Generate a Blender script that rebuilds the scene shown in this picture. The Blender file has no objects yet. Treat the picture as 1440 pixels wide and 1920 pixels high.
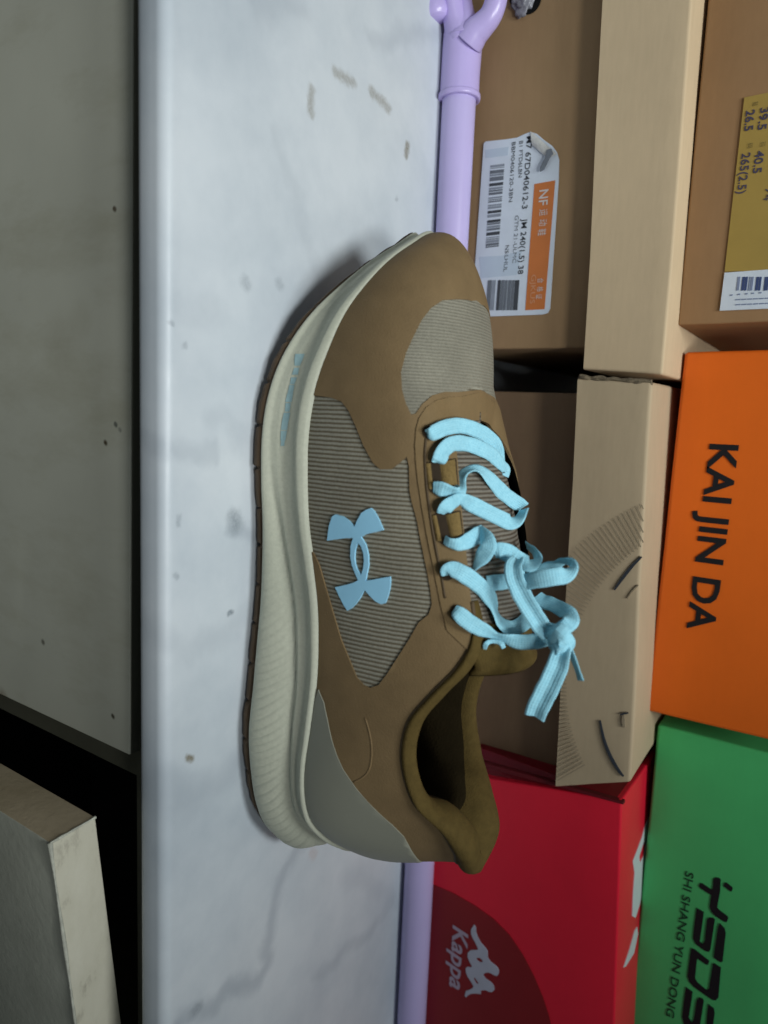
import bpy, bmesh, math, random
from mathutils import Vector, Matrix, geometry, noise
from mathutils.bvhtree import BVHTree
random.seed(7)
scene = bpy.context.scene
COL = scene.collection

# ------------------------------------------------------------------ camera
# The photograph was taken with the camera turned on its side: world up points to the right of the picture.
FPX = 1330.0                                   # focal length in pixels of the 1440x1920 photograph
RGT = Vector((0.99042417, -0.08624332, 0.10780566))   # direction that runs down the picture
UPV = Vector((-0.04124195, 0.56039044, 0.82720109))   # direction that runs right in the picture
FWD = Vector((0.13175383, 0.82372607, -0.5514674))
EYE = Vector((0, 0, 0.22))
cam_data = bpy.data.cameras.new('camera')
cam = bpy.data.objects.new('camera', cam_data); COL.objects.link(cam)
m = Matrix((( UPV.x, -RGT.x, -FWD.x, EYE.x), (UPV.y, -RGT.y, -FWD.y, EYE.y), (UPV.z, -RGT.z, -FWD.z, EYE.z), (0, 0, 0, 1)))
cam.matrix_world = m
cam_data.sensor_fit = 'VERTICAL'; cam_data.sensor_height = 24; cam_data.lens = 24*FPX/1920
cam_data.clip_start = 0.01; cam_data.clip_end = 50
cam_data.dof.use_dof = True; cam_data.dof.focus_distance = 0.335; cam_data.dof.aperture_fstop = 4.8
scene.camera = cam

# ------------------------------------------------------------------ world and lamps
world = bpy.data.worlds.new('World'); scene.world = world; world.use_nodes = True
bg = world.node_tree.nodes['Background']
bg.inputs[0].default_value = (0.80, 0.93, 1.0, 1); bg.inputs[1].default_value = 0.07
def lamp(name, kind, loc, target, energy, color, **kw):
    d = bpy.data.lights.new(name, kind); d.energy = energy; d.color = color
    for k, v in kw.items(): setattr(d, k, v)
    o = bpy.data.objects.new(name, d); COL.objects.link(o); o.location = loc
    o.rotation_euler = (Vector(target)-Vector(loc)).to_track_quat('-Z', 'Y').to_euler()
    return o
lamp('ceiling_lamp', 'SPOT', (-0.10, 0.02, 1.20), (-0.10, 0.30, 0), 31.5, (0.94, 1.0, 1.0), spot_size=math.radians(72), spot_blend=1.0, shadow_soft_size=0.16)
lamp('room_lamp', 'SPOT', (0.16, -0.30, 1.05), (-0.26, 0.31, 0), 24, (0.97, 1.0, 0.99), spot_size=math.radians(52), spot_blend=1.0, shadow_soft_size=0.10)
lamp('left_fill', 'AREA', (-0.75, -0.30, 0.45), (0.0, 0.3, 0.05), 0.55, (0.90, 0.97, 1.0), shape='DISK', size=0.4)  # unseen fill light, added to brighten from the left
scene.view_settings.view_transform = 'Standard'; scene.view_settings.look = 'None'
scene.view_settings.gamma = 1; scene.view_settings.exposure = 0.0
scene.render.resolution_x = 768; scene.render.resolution_y = 1024

# ------------------------------------------------------------------ geometry helpers
def ray(px, py):
    return (RGT*(py-960) + UPV*(px-720) + FWD*FPX).normalized()
def at_y(px, py, y):
    r = ray(px, py); return EYE + r*((y-EYE.y)/r.y)
def at_z(px, py, z):
    r = ray(px, py); return EYE + r*((z-EYE.z)/r.z)
def pix(p):
    d = Vector(p)-EYE; z = d.dot(FWD)
    return (d.dot(UPV)/z*FPX+720, d.dot(RGT)/z*FPX+960)
def link(name, me, mat, parent=None, smooth=True):
    o = bpy.data.objects.new(name, me); COL.objects.link(o)
    if mat: me.materials.append(mat)
    if smooth:
        for p in me.polygons: p.use_smooth = True
    if parent:
        o.parent = parent; o.matrix_parent_inverse = parent.matrix_world.inverted()
    return o
def mesh(name, verts, faces, mat, parent=None, smooth=True):
    me = bpy.data.meshes.new(name); me.from_pydata([tuple(v) for v in verts], [], faces); me.update()
    return link(name, me, mat, parent, smooth)
def recalc(o):
    bm = bmesh.new(); bm.from_mesh(o.data); bmesh.ops.recalc_face_normals(bm, faces=bm.faces); bm.to_mesh(o.data); bm.free()
def tag(o, label, cat, group=None, kind=None):
    o['label'] = label; o['category'] = cat
    if group: o['group'] = group
    if kind: o['kind'] = kind
    return o
def empty(name, loc):
    o = bpy.data.objects.new(name, None); COL.objects.link(o); o.location = loc
    o.empty_display_size = 0.02
    o.matrix_world = Matrix.Translation(loc)
    return o
def hexa(name, c, mat, parent=None, bevel=0.0012, cuts=0, rough=0.0, skip=(), seed=0):
    """solid from eight corners: bottom front-left, front-right, back-right, back-left, then the same four on top"""
    bm = bmesh.new(); v = [bm.verts.new(p) for p in c]
    F = [(0,3,2,1), (4,5,6,7), (0,1,5,4), (1,2,6,5), (2,3,7,6), (3,0,4,7)]
    for k, f in enumerate(F):
        if k not in skip: bm.faces.new([v[i] for i in f])
    if bevel:
        bmesh.ops.bevel(bm, geom=[e for e in bm.edges if not e.is_boundary], offset=bevel, segments=3, affect='EDGES', profile=0.6)
    if cuts:
        long = [e for e in bm.edges if e.calc_length() > 0.03]
        bmesh.ops.subdivide_edges(bm, edges=long, cuts=cuts, use_grid_fill=True)
        for q in bm.verts:
            n = noise.noise_vector(q.co*22+Vector((seed*3.1, 0, 0)))*rough + noise.noise_vector(q.co*90+Vector((0, seed, 0)))*rough*0.3
            q.co += n
    bmesh.ops.recalc_face_normals(bm, faces=bm.faces)
    me = bpy.data.meshes.new(name); bm.to_mesh(me); bm.free()
    o = link(name, me, mat, parent, smooth=True)
    md = None
    return o
def cr(p0, p1, p2, p3, t):
    return 0.5*((2*p1) + (p2-p0)*t + (2*p0-5*p1+4*p2-p3)*t*t + (3*p1-p0-3*p2+p3)*t*t*t)
def spline(pts, n, closed=False):
    """Catmull-Rom through points (tuples or Vectors of any length)"""
    P = [list(p) for p in pts]; N = len(P); out = []
    segs = N if closed else N-1
    for s in range(segs):
        g = (lambda i: P[i % N]) if closed else (lambda i: P[max(0, min(N-1, i))])
        for k in range(n):
            t = k/n
            out.append([cr(a, b, c, d, t) for a, b, c, d in zip(g(s-1), g(s), g(s+1), g(s+2))])
    if not closed: out.append(P[-1])
    return out
def tube(name, pts, rad, mat, parent=None, seg=12, n=6, cap=True, closed=False):
    """pts: Vectors; rad: number or list per point"""
    R = rad if isinstance(rad, (list, tuple)) else [rad]*len(pts)
    S = spline([(*p, r) for p, r in zip(pts, R)], n, closed) if n > 1 else [(*p, r) for p, r in zip(pts, R)]
    V = []; F = []; N = len(S); up = None
    for i, s in enumerate(S):
        p = Vector(s[:3]); a = Vector(S[max(i-1, 0)][:3]); b = Vector(S[min(i+1, N-1)][:3]); T = (b-a)
        if T.length < 1e-9: T = Vector((1, 0, 0))
        T.normalize()
        if up is None: up = T.orthogonal()
        up = (up - T*up.dot(T)); up.normalize(); sd = T.cross(up)
        for k in range(seg):
            q = 2*math.pi*k/seg; V.append(p + (up*math.cos(q)+sd*math.sin(q))*s[3])
    for i in range(N-1):
        for k in range(seg):
            F.append((i*seg+k, i*seg+(k+1) % seg, (i+1)*seg+(k+1) % seg, (i+1)*seg+k))
    if cap:
        F.append(tuple(range(seg-1, -1, -1))); F.append(tuple((N-1)*seg+k for k in range(seg)))
    o = mesh(name, V, F, mat, parent); recalc(o); return o
def inside(p, poly):
    x, y = p; c = False; n = len(poly)
    for i in range(n):
        x1, y1 = poly[i]; x2, y2 = poly[(i+1) % n]
        if (y1 > y) != (y2 > y) and x < (x2-x1)*(y-y1)/(y2-y1)+x1: c = not c
    return c
def cdt(outer, holes, step=None):
    """triangulate polygon with holes, with a lattice of inner points"""
    pts = []; edges = []
    for L in [outer]+list(holes):
        b = len(pts); pts += [Vector(p) for p in L]; edges += [(b+i, b+(i+1) % len(L)) for i in range(len(L))]
    if step:
        x0 = min(p[0] for p in outer); x1 = max(p[0] for p in outer); y0 = min(p[1] for p in outer); y1 = max(p[1] for p in outer)
        x = x0+step*.5; row = 0
        while x < x1:
            y = y0+step*(.5 if row % 2 else 1.0)
            while y < y1:
                if inside((x, y), outer) and not any(inside((x, y), h) for h in holes):
                    pts.append(Vector((x, y)))
                y += step
            x += step*.9; row += 1
    v, e, f, *_ = geometry.delaunay_2d_cdt(pts, edges, [], 0, 1e-7)
    out = []
    for t in f:
        c = sum((v[i] for i in t), Vector((0, 0)))/len(t)
        if inside(c, outer) and not any(inside(c, h) for h in holes): out.append(tuple(t))
    return v, out
def plate(name, outer, holes, fmap, offset, mat, parent, step=None, skirt=True, uv=None):
    """polygon in a flat parameter plane laid on a surface; fmap(a, b) gives point and outward normal"""
    v, tris = cdt(outer, holes, step)
    used = sorted({i for t in tris for i in t}); ix = {k: n for n, k in enumerate(used)}
    V = []; W = []
    for k in used:
        p, n = fmap(v[k][0], v[k][1]); V.append(p+n*offset); W.append(p-n*0.0004)
    F = [tuple(ix[i] for i in t) for t in tris]
    if skirt:
        cnt = {}
        for t in F:
            for a, b in ((t[0], t[1]), (t[1], t[2]), (t[2], t[0])):
                cnt[(min(a, b), max(a, b))] = cnt.get((min(a, b), max(a, b)), 0)+1
        N = len(V); bnd = {}
        for (a, b), c in cnt.items():
            if c == 1:
                for q in (a, b):
                    if q not in bnd: bnd[q] = len(V); V.append(W[q])
                F.append((a, b, bnd[b], bnd[a]))
    o = mesh(name, V, F, mat, parent); recalc(o)
    # make sure the sheet faces outward
    p, n = fmap(v[used[0]][0], v[used[0]][1])
    s = sum(pl.normal.dot(fmap(*v[used[pl.vertices[0]]])[1]) for pl in list(o.data.polygons)[:min(40, len(tris))])
    if s < 0: o.data.flip_normals()
    md = o.modifiers.new('edge', 'EDGE_SPLIT'); md.split_angle = math.radians(50)
    return o

# ------------------------------------------------------------------ materials
def rgb(r, g, b):
    f = lambda c: (c/12.92 if c <= 0.04045 else ((c+0.055)/1.055)**2.4)
    return (f(r/255), f(g/255), f(b/255), 1)
class NT:
    def __init__(s, name, rough=0.6, spec=0.4):
        s.m = bpy.data.materials.new(name); s.m.use_nodes = True; s.t = s.m.node_tree; s.b = s.t.nodes['Principled BSDF']
        s.b.inputs['Roughness'].default_value = rough; s.b.inputs['Specular IOR Level'].default_value = spec
        s.co = s.t.nodes.new('ShaderNodeTexCoord')
    def n(s, kind, **kw):
        x = s.t.nodes.new('ShaderNode'+kind)
        for k, v in kw.items(): setattr(x, k, v)
        return x
    def l(s, a, b): s.t.links.new(a, b)
    def obj(s): return s.co.outputs['Object']
    def noise(s, scale, detail=3, rough=0.6, vec=None, stretch=None):
        x = s.n('TexNoise'); x.inputs['Scale'].default_value = scale; x.inputs['Detail'].default_value = detail; x.inputs['Roughness'].default_value = rough
        v = vec or s.obj()
        if stretch:
            mp = s.n('Mapping'); mp.inputs['Scale'].default_value = stretch; s.l(v, mp.inputs[0]); v = mp.outputs[0]
        s.l(v, x.inputs['Vector']); return x.outputs['Fac']
    def ramp(s, fac, stops):
        x = s.n('ValToRGB'); e = x.color_ramp.elements
        while len(e) < len(stops): e.new(0.5)
        for k, (p, c) in enumerate(stops): e[k].position = p; e[k].color = c if len(c) == 4 else (*c, 1)
        s.l(fac, x.inputs[0]); return x.outputs[0]
    def math(s, op, a, b=None, c=None):
        x = s.n('Math', operation=op)
        for i, v in enumerate((a, b, c)):
            if v is None: continue
            if isinstance(v, (int, float)): x.inputs[i].default_value = v
            else: s.l(v, x.inputs[i])
        return x.outputs[0]
    def mix(s, fac, a, b, blend='MIX'):
        x = s.n('Mix', data_type='RGBA', blend_type=blend)
        for i, v in ((0, fac), (6, a), (7, b)):
            if isinstance(v, (int, float)): x.inputs[i].default_value = v
            elif isinstance(v, tuple): x.inputs[i].default_value = v
            else: s.l(v, x.inputs[i])
        return x.outputs[2]
    def color(s, c):
        if isinstance(c, tuple): s.b.inputs['Base Color'].default_value = c
        else: s.l(c, s.b.inputs['Base Color'])
    def bump(s, h, strength=0.3, dist=0.001):
        x = s.n('Bump'); x.inputs['Strength'].default_value = strength; x.inputs['Distance'].default_value = dist
        s.l(h, x.inputs['Height']); s.l(x.outputs[0], s.b.inputs['Normal'])
    def segmask(s, vec, a, b, r, soft=0.5):
        """1 near the segment a-b, 0 beyond radius r (object space, in the xy plane)"""
        A = Vector((a[0], a[1], 0)); B = Vector((b[0], b[1], 0)); D = B-A; L = max(D.dot(D), 1e-9)
        sub = s.n('VectorMath', operation='SUBTRACT'); s.l(vec, sub.inputs[0]); sub.inputs[1].default_value = A
        dt = s.n('VectorMath', operation='DOT_PRODUCT'); s.l(sub.outputs[0], dt.inputs[0]); dt.inputs[1].default_value = D/L
        cl = s.n('Clamp'); s.l(dt.outputs['Value'], cl.inputs[0])
        sc = s.n('VectorMath', operation='SCALE'); sc.inputs[0].default_value = D; s.l(cl.outputs[0], sc.inputs['Scale'])
        ds = s.n('VectorMath', operation='DISTANCE'); s.l(sub.outputs[0], ds.inputs[0]); s.l(sc.outputs[0], ds.inputs[1])
        mr = s.n('MapRange', interpolation_type='SMOOTHSTEP'); s.l(ds.outputs['Value'], mr.inputs[0])
        mr.inputs[1].default_value = r*(1-soft); mr.inputs[2].default_value = r; mr.inputs[3].default_value = 1; mr.inputs[4].default_value = 0
        return mr.outputs[0]

def simple(name, col, rough=0.6, var=0.12, scale=60, bump=0.15, spec=0.4, dist=0.0006, fine=900):
    t = NT(name, rough, spec)
    dark = tuple(c*(1-var) for c in col[:3])+(1,); lite = tuple(min(1, c*(1+var)) for c in col[:3])+(1,)
    t.color(t.ramp(t.noise(scale, 5), [(0.3, dark), (0.7, lite)]))
    if bump: t.bump(t.noise(fine, 2), bump, dist)
    return t.m

def marble_material():
    t = NT('marble', 0.32, 0.45)
    P = t.obj()
    wn = t.n('TexNoise'); wn.inputs['Scale'].default_value = 38; wn.inputs['Detail'].default_value = 6; t.l(P, wn.inputs['Vector'])
    sb = t.n('VectorMath', operation='SUBTRACT'); t.l(wn.outputs['Color'], sb.inputs[0]); sb.inputs[1].default_value = (.5, .5, .5)
    sc = t.n('VectorMath', operation='SCALE'); t.l(sb.outputs[0], sc.inputs[0]); sc.inputs['Scale'].default_value = 0.026
    ad = t.n('VectorMath', operation='ADD'); t.l(P, ad.inputs[0]); t.l(sc.outputs[0], ad.inputs[1])
    flat = t.n('VectorMath', operation='MULTIPLY'); t.l(ad.outputs[0], flat.inputs[0]); flat.inputs[1].default_value = (1, 1, 0)
    W = flat.outputs[0]
    flat2 = t.n('VectorMath', operation='MULTIPLY'); t.l(P, flat2.inputs[0]); flat2.inputs[1].default_value = (1, 1, 0)
    Q = flat2.outputs[0]
    base = t.ramp(t.noise(7, 5, 0.55), [(0.3, (0.50, 0.55, 0.595)), (0.5, (0.605, 0.65, 0.69)), (0.75, (0.65, 0.685, 0.715))])
    cloud = t.ramp(t.noise(13, 6, 0.62), [(0.30, (0.76, 0.79, 0.82)), (0.60, (1, 1, 1))])
    base = t.mix(0.85, base, cloud, 'MULTIPLY')
    def px(a, b): q = at_z(a, b, 0); return (q.x, q.y)
    veins = [  # (points in the photograph, radius, strength)
        ([(565, 1585), (530, 1650), (512, 1720), (503, 1770), (508, 1800), (490, 1840), (430, 1850), (410, 1880), (365, 1895), (330, 1925)], 0.0085, 0.42),
        ([(730, 1700), (690, 1745), (640, 1790), (600, 1830)], 0.0080, 0.26),
        ([(740, 1700), (700, 1660), (650, 1640)], 0.010, 0.16),
        ([(460, 1425), (400, 1470), (350, 1500), (300, 1490), (262, 1500)], 0.013, 0.30),
        ([(300, 838), (350, 850), (400, 852)], 0.006, 0.26),
        ([(400, 800), (430, 790), (465, 850)], 0.009, 0.17),
        ([(440, 990), (475, 1010)], 0.006, 0.35),
        ([(300, 1180), (350, 1230), (420, 1200), (470, 1140)], 0.010, 0.18),
        ([(700, 80), (760, 70), (830, 60)], 0.008, 0.25),
        ([(480, 5), (560, 12)], 0.009, 0.25),
        ([(262, 700), (275, 860), (265, 1000)], 0.006, 0.3),
        ([(520, 250), (590, 480), (610, 640)], 0.006, 0.13),
        ([(330, 560), (400, 590)], 0.010, 0.12),
    ]
    cur = base
    for pts, r, st in veins:
        g = [px(*p) for p in pts]; acc = None
        for a, b in zip(g, g[1:]):
            k = t.segmask(W, a, b, r, 0.95); acc = k if acc is None else t.math('MAXIMUM', acc, k)
        acc = t.math('MULTIPLY', acc, st)
        cur = t.mix(acc, cur, (0.27, 0.31, 0.36, 1))
    w2 = t.n('TexNoise'); w2.inputs['Scale'].default_value = 210; w2.inputs['Detail'].default_value = 4; t.l(P, w2.inputs['Vector'])
    s2 = t.n('VectorMath', operation='SUBTRACT'); t.l(w2.outputs['Color'], s2.inputs[0]); s2.inputs[1].default_value = (.5, .5, .5)
    s3 = t.n('VectorMath', operation='SCALE'); t.l(s2.outputs[0], s3.inputs[0]); s3.inputs['Scale'].default_value = 0.0045
    a2 = t.n('VectorMath', operation='ADD'); t.l(Q, a2.inputs[0]); t.l(s3.outputs[0], a2.inputs[1])
    f2 = t.n('VectorMath', operation='MULTIPLY'); t.l(a2.outputs[0], f2.inputs[0]); f2.inputs[1].default_value = (1, 1, 0); W2 = f2.outputs[0]
    stains = [((585, 170), (583, 212), .0024, .50), ((628, 135), (662, 155), .0026, .50), ((697, 172), (729, 203), .0026, .52), ((764, 270), (762, 292), .0020, .8),
              ((460, 528), (463, 536), .0028, .35), ((524, 529), (526, 536), .0022, .3), ((743, 372), (744, 374), .0014, .4), ((440, 972), (443, 984), .0042, .6),
              ((353, 1422), (358, 1424), .0015, .9), ((429, 1151), (434, 1149), .0012, .8), ((330, 1078), (333, 1082), .0013, .4), ((586, 1597), (590, 1603), .0030, .28),
              ((323, 606), (323, 607), .0011, .5), ((345, 645), (346, 652), .0012, .35), ((365, 1897), (370, 1890), .0030, .4), ((336, 970), (336, 985), .0013, .35)]
    ns = t.noise(700, 3)
    for a, b, r, st in stains:
        k = t.segmask(W2, px(*a), px(*b), r*1.6, 0.9)
        k = t.math('MULTIPLY', k, t.math('MULTIPLY_ADD', ns, 1.2, 0.25)); k = t.math('MULTIPLY', k, st)
        olive = (0.16, 0.13, 0.07, 1) if a[1] < 300 or (a[1] > 1400 and r < .002) else (0.13, 0.16, 0.19, 1)
        if a[0] == 586: olive = (0.45, 0.27, 0.22, 1)
        cl = t.n('Clamp'); t.l(k, cl.inputs[0]); cur = t.mix(cl.outputs[0], cur, olive)
    t.color(cur)
    t.l(t.ramp(t.noise(60, 4), [(0.3, (0.36,)*3), (0.8, (0.52,)*3)]), t.b.inputs['Roughness'])
    t.bump(t.noise(260, 4), 0.06, 0.0006)
    return t.m

def cardboard(name, col, var=0.08, rough=0.75, fiber=True):
    t = NT(name, rough, 0.25)
    dk = tuple(c*(1-var) for c in col[:3])+(1,); lt = tuple(c*(1+var) for c in col[:3])+(1,)
    a = t.ramp(t.noise(14, 6, 0.65), [(0.3, dk), (0.7, lt)])
    fb = t.ramp(t.noise(420, 2, stretch=(0.15, 1, 1)), [(0.3, (0.955, 0.952, 0.95)), (0.7, (1.02, 1.02, 1.02))])
    a = t.mix(0.8 if fiber else 0.25, a, fb, 'MULTIPLY')
    t.color(a); t.bump(t.noise(500, 3), 0.10, 0.0004)
    return t.m

def knit_material(name='ribbed_knit', light=(0.30, 0.285, 0.225), dark=(0.075, 0.058, 0.035), period=0.00178, strength=0.9, vamp=False):
    t = NT(name, 0.85, 0.2)
    geo = t.obj()
    wob = t.noise(160, 2)
    sep = t.n('SeparateXYZ'); t.l(geo, sep.inputs[0])
    x = t.math('ADD', sep.outputs[0], t.math('MULTIPLY', t.math('SUBTRACT', wob, 0.5), 0.0005))
    if vamp: x = t.math('ADD', x, t.math('MULTIPLY', sep.outputs[2], 0.0))
    ph = t.math('MULTIPLY', x, 2*math.pi/period)
    s = t.math('MULTIPLY_ADD', t.math('SINE', ph), 0.5, 0.5)
    fleck = t.noise(1500, 2, stretch=(0.5, 1, 1))
    lt = t.ramp(fleck, [(0.3, tuple(c*0.86 for c in light)), (0.7, tuple(c*1.08 for c in light))])
    dk = t.ramp(fleck, [(0.3, tuple(c*0.85 for c in dark)), (0.75, tuple(c*1.25 for c in dark))])
    big = t.ramp(t.noise(40, 3), [(0.3, (0.88,)*3), (0.7, (1.06,)*3)])
    f = t.n('MapRange', interpolation_type='SMOOTHSTEP'); t.l(s, f.inputs[0]); f.inputs[1].default_value = 0.22; f.inputs[2].default_value = 0.62
    fac = t.math('MULTIPLY', f.outputs[0], 1.0)
    if strength < 1: fac = t.math('MULTIPLY_ADD', fac, strength, 1-strength)
    t.color(t.mix(1.0, t.mix(fac, dk, lt), big, 'MULTIPLY'))
    t.bump(t.math('ADD', s, t.math('MULTIPLY', fleck, 0.4)), 0.55, 0.0006)
    return t.m

def lace_material():
    t = NT('lace_fabric', 0.8, 0.2)
    uv = t.co.outputs['UV']; sep = t.n('SeparateXYZ'); t.l(uv, sep.inputs[0])
    r = t.math('SINE', t.math('MULTIPLY', sep.outputs[0], 2*math.pi*7))       # ribs along the tape
    c = t.math('SINE', t.math('MULTIPLY', sep.outputs[1], 2*math.pi/0.0011))   # weave across, v in metres
    h = t.math('ADD', t.math('MULTIPLY', r, 0.5), t.math('MULTIPLY', c, 0.35))
    n = t.noise(900, 2)
    base = t.ramp(n, [(0.3, (0.30, 0.64, 0.78)), (0.7, (0.38, 0.74, 0.87))])
    shade = t.ramp(t.math('MULTIPLY_ADD', h, 0.5, 0.5), [(0.0, (0.90, 0.92, 0.93)), (0.6, (1, 1, 1))])
    t.color(t.mix(1.0, base, shade, 'MULTIPLY')); t.bump(h, 0.35, 0.0003)
    return t.m

def midsole_material():
    t = NT('midsole_foam', 0.62, 0.35)
    a = t.ramp(t.noise(12, 4), [(0.3, (0.44, 0.45, 0.36)), (0.7, (0.50, 0.505, 0.405))])
    g = t.ramp(t.noise(600, 2), [(0.3, (0.93,)*3), (0.7, (1.03,)*3)])
    t.color(t.mix(1.0, a, g, 'MULTIPLY')); t.bump(t.noise(1100, 3), 0.22, 0.0004)
    return t.m

def board_material(name, col, spots):
    t = NT(name, 0.5, 0.35)
    a = t.ramp(t.noise(5, 5, 0.6), [(0.3, tuple(c*0.86 for c in col)), (0.7, tuple(c*1.08 for c in col))])
    sm = t.ramp(t.noise(30, 6, 0.7, stretch=(1, 1, 0.35)), [(0.30, (0.82, 0.80, 0.74)), (0.5, (1, 1, 1))])
    cur = t.mix(0.7, a, sm, 'MULTIPLY')
    sw = t.n('SeparateXYZ'); t.l(t.obj(), sw.inputs[0]); cb = t.n('CombineXYZ'); t.l(sw.outputs[0], cb.inputs[0]); t.l(sw.outputs[2], cb.inputs[1])
    ns = t.noise(500, 3)
    for (p, r, st, c) in spots:
        k = t.segmask(cb.outputs[0], (p.x, p.z), (p.x+0.0004, p.z+0.0006), r, 0.8)
        k = t.math('MULTIPLY', k, t.math('MULTIPLY_ADD', ns, 0.9, 0.5)); k = t.math('MINIMUM', t.math('MULTIPLY', k, st), 1.0)
        cur = t.mix(k, cur, c)
    t.color(cur); t.bump(t.noise(300, 3), 0.06, 0.0006)
    return t.m

M = {}
M['marble'] = marble_material()
M['brown'] = simple('brown_overlay', (0.192, 0.129, 0.063, 1), 0.72, 0.09, 90, 0.30, 0.2, fine=1300)
M['brown_eyestay'] = simple('brown_eyestay', (0.199, 0.134, 0.063, 1), 0.72, 0.09, 90, 0.30, 0.2, fine=1300)
M['brown_knit'] = simple('brown_collar_knit', (0.095, 0.064, 0.019, 1), 0.9, 0.14, 300, 0.5, 0.15, fine=1300)
M['brown_web'] = simple('brown_webbing', (0.20, 0.135, 0.050, 1), 0.9, 0.2, 900, 0.6, 0.15, fine=1500)
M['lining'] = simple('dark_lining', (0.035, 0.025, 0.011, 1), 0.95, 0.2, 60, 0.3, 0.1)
M['heel'] = simple('grey_heel_film', (0.25, 0.25, 0.20, 1), 0.45, 0.04, 30, 0.05, 0.4)
M['midsole'] = midsole_material()
M['outsole'] = simple('brown_rubber', (0.085, 0.055, 0.032, 1), 0.7, 0.15, 80, 0.25, 0.3)
M['knit'] = knit_material(light=(0.31, 0.295, 0.235), dark=(0.115, 0.092, 0.058))
M['knit_vamp'] = knit_material('fine_knit', (0.265, 0.25, 0.20), (0.215, 0.20, 0.155), 0.0013, 1.0)
M['knit_tongue'] = knit_material('tongue_knit', (0.22, 0.20, 0.165), (0.095, 0.075, 0.055), 0.0017, 1.0)
M['logo'] = simple('blue_print', (0.33, 0.66, 0.88, 1), 0.5, 0.04, 60, 0.05, 0.4)
M['lace'] = lace_material()
M['blue_faint'] = simple('pale_blue_print', (0.27, 0.40, 0.42, 1), 0.6, 0.15, 200, 0.1, 0.3)
M['black'] = simple('flat_black', (0.008, 0.008, 0.008, 1), 0.9, 0.1, 100, 0.1, 0.1)
M['ink'] = simple('black_ink', (0.010, 0.010, 0.012, 1), 0.6, 0.1, 100, 0, 0.3)
M['lilac'] = simple('lilac_plastic', (0.52, 0.43, 0.78, 1), 0.30, 0.04, 30, 0.04, 0.5)
M['lilac_pole'] = simple('lilac_coated_tube', (0.52, 0.45, 0.76, 1), 0.28, 0.04, 20, 0.03, 0.5)

# ------------------------------------------------------------------ the setting: counter and cupboard
def extrude_profile(name, prof, x0, x1, mat, nx=40, parent=None):
    V = []; F = []; n = len(prof)
    for i in range(nx+1):
        x = x0+(x1-x0)*i/nx
        for y, z in prof: V.append((x, y, z))
    for i in range(nx):
        for k in range(n):
            a = i*n+k; b = i*n+(k+1) % n; F.append((a, b, b+n, a+n))
    F.append(tuple(range(n))[::-1]); F.append(tuple(nx*n+k for k in range(n)))
    o = mesh(name, V, F, mat, parent); recalc(o); return o
prof = [(0.75, 0), (0.187, 0), (0.183, -0.0001)]
for k in range(9):
    q = math.pi/2 + math.pi/2*k/8
    prof.append((0.1815+0.0050*math.cos(q), -0.0050+0.0050*math.sin(q)))
prof += [(0.1763, -0.006), (0.1760, -0.009), (0.1760, -0.0115)]
for k in range(1, 7):
    q = math.pi + math.pi/2*k/6
    prof.append((0.1790+0.003*math.cos(q), -0.0120+0.003*math.sin(q)))
prof += [(0.75, -0.0150)]
counter = extrude_profile('counter', prof, -0.7, 0.9, M['marble'])
counter['kind'] = 'structure'
counter.data.materials[0] = M['marble']
md = counter.modifiers.new('edge', 'EDGE_SPLIT'); md.split_angle = math.radians(40)

wall_m = simple('plaster', (0.35, 0.34, 0.31, 1), 0.9, 0.05, 8, 0.1)
w = mesh('wall', [(-2, 0.751, -0.9), (2.2, 0.751, -0.9), (2.2, 0.751, 1.5), (-2, 0.751, 1.5), (-2, 0.85, -0.9), (2.2, 0.85, -0.9), (2.2, 0.85, 1.5), (-2, 0.85, 1.5)],
         [(0, 1, 2, 3), (5, 4, 7, 6), (1, 5, 6, 2), (4, 0, 3, 7), (3, 2, 6, 7), (0, 4, 5, 1)], wall_m, None, False); w['kind'] = 'structure'
fl = mesh('floor', [(-2, -1.5, -0.9), (2.2, -1.5, -0.9), (2.2, 0.85, -0.9), (-2, 0.85, -0.9)], [(0, 1, 2, 3)], simple('floor_tile', (0.25, 0.24, 0.21, 1), 0.5, 0.1, 6, 0.1), None, False)
fl['kind'] = 'structure'

def box(name, x0, x1, y0, y1, z0, z1, mat, parent=None, bevel=0.0006):
    return hexa(name, [Vector(p) for p in ((x0, y0, z0), (x1, y0, z0), (x1, y1, z0), (x0, y1, z0), (x0, y0, z1), (x1, y0, z1), (x1, y1, z1), (x0, y1, z1))], mat, parent, bevel)
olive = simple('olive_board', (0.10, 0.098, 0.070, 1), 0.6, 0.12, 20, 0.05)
darkb = simple('cupboard_inside', (0.020, 0.020, 0.018, 1), 0.8, 0.1, 20, 0.05)
cup = empty('cupboard', (0, 0.2, -0.9))
tag(cup, 'pale grey cupboard under the marble counter, one door shut and one ajar', 'cupboard')
box('top_rail', -0.7, 0.9, 0.2085, 0.228, -0.060, -0.0160, simple('pale_rail', (0.26, 0.25, 0.19, 1), 0.6, 0.12, 20, 0.05), cup)

box('side_panel', 0.1540, 0.1680, 0.2290, 0.72, -0.88, -0.0165, darkb, cup)
box('back_panel', -0.7, 0.9, 0.722, 0.735, -0.88, -0.0165, darkb, cup)
box('bottom_panel', -0.7, 0.9, 0.215, 0.721, -0.898, -0.882, darkb, cup)
box('end_panel', -0.716, -0.701, 0.206, 0.735, -0.898, -0.0165, olive, cup)
box('end_panel', 0.901, 0.916, 0.206, 0.735, -0.898, -0.0165, olive, cup)

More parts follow.
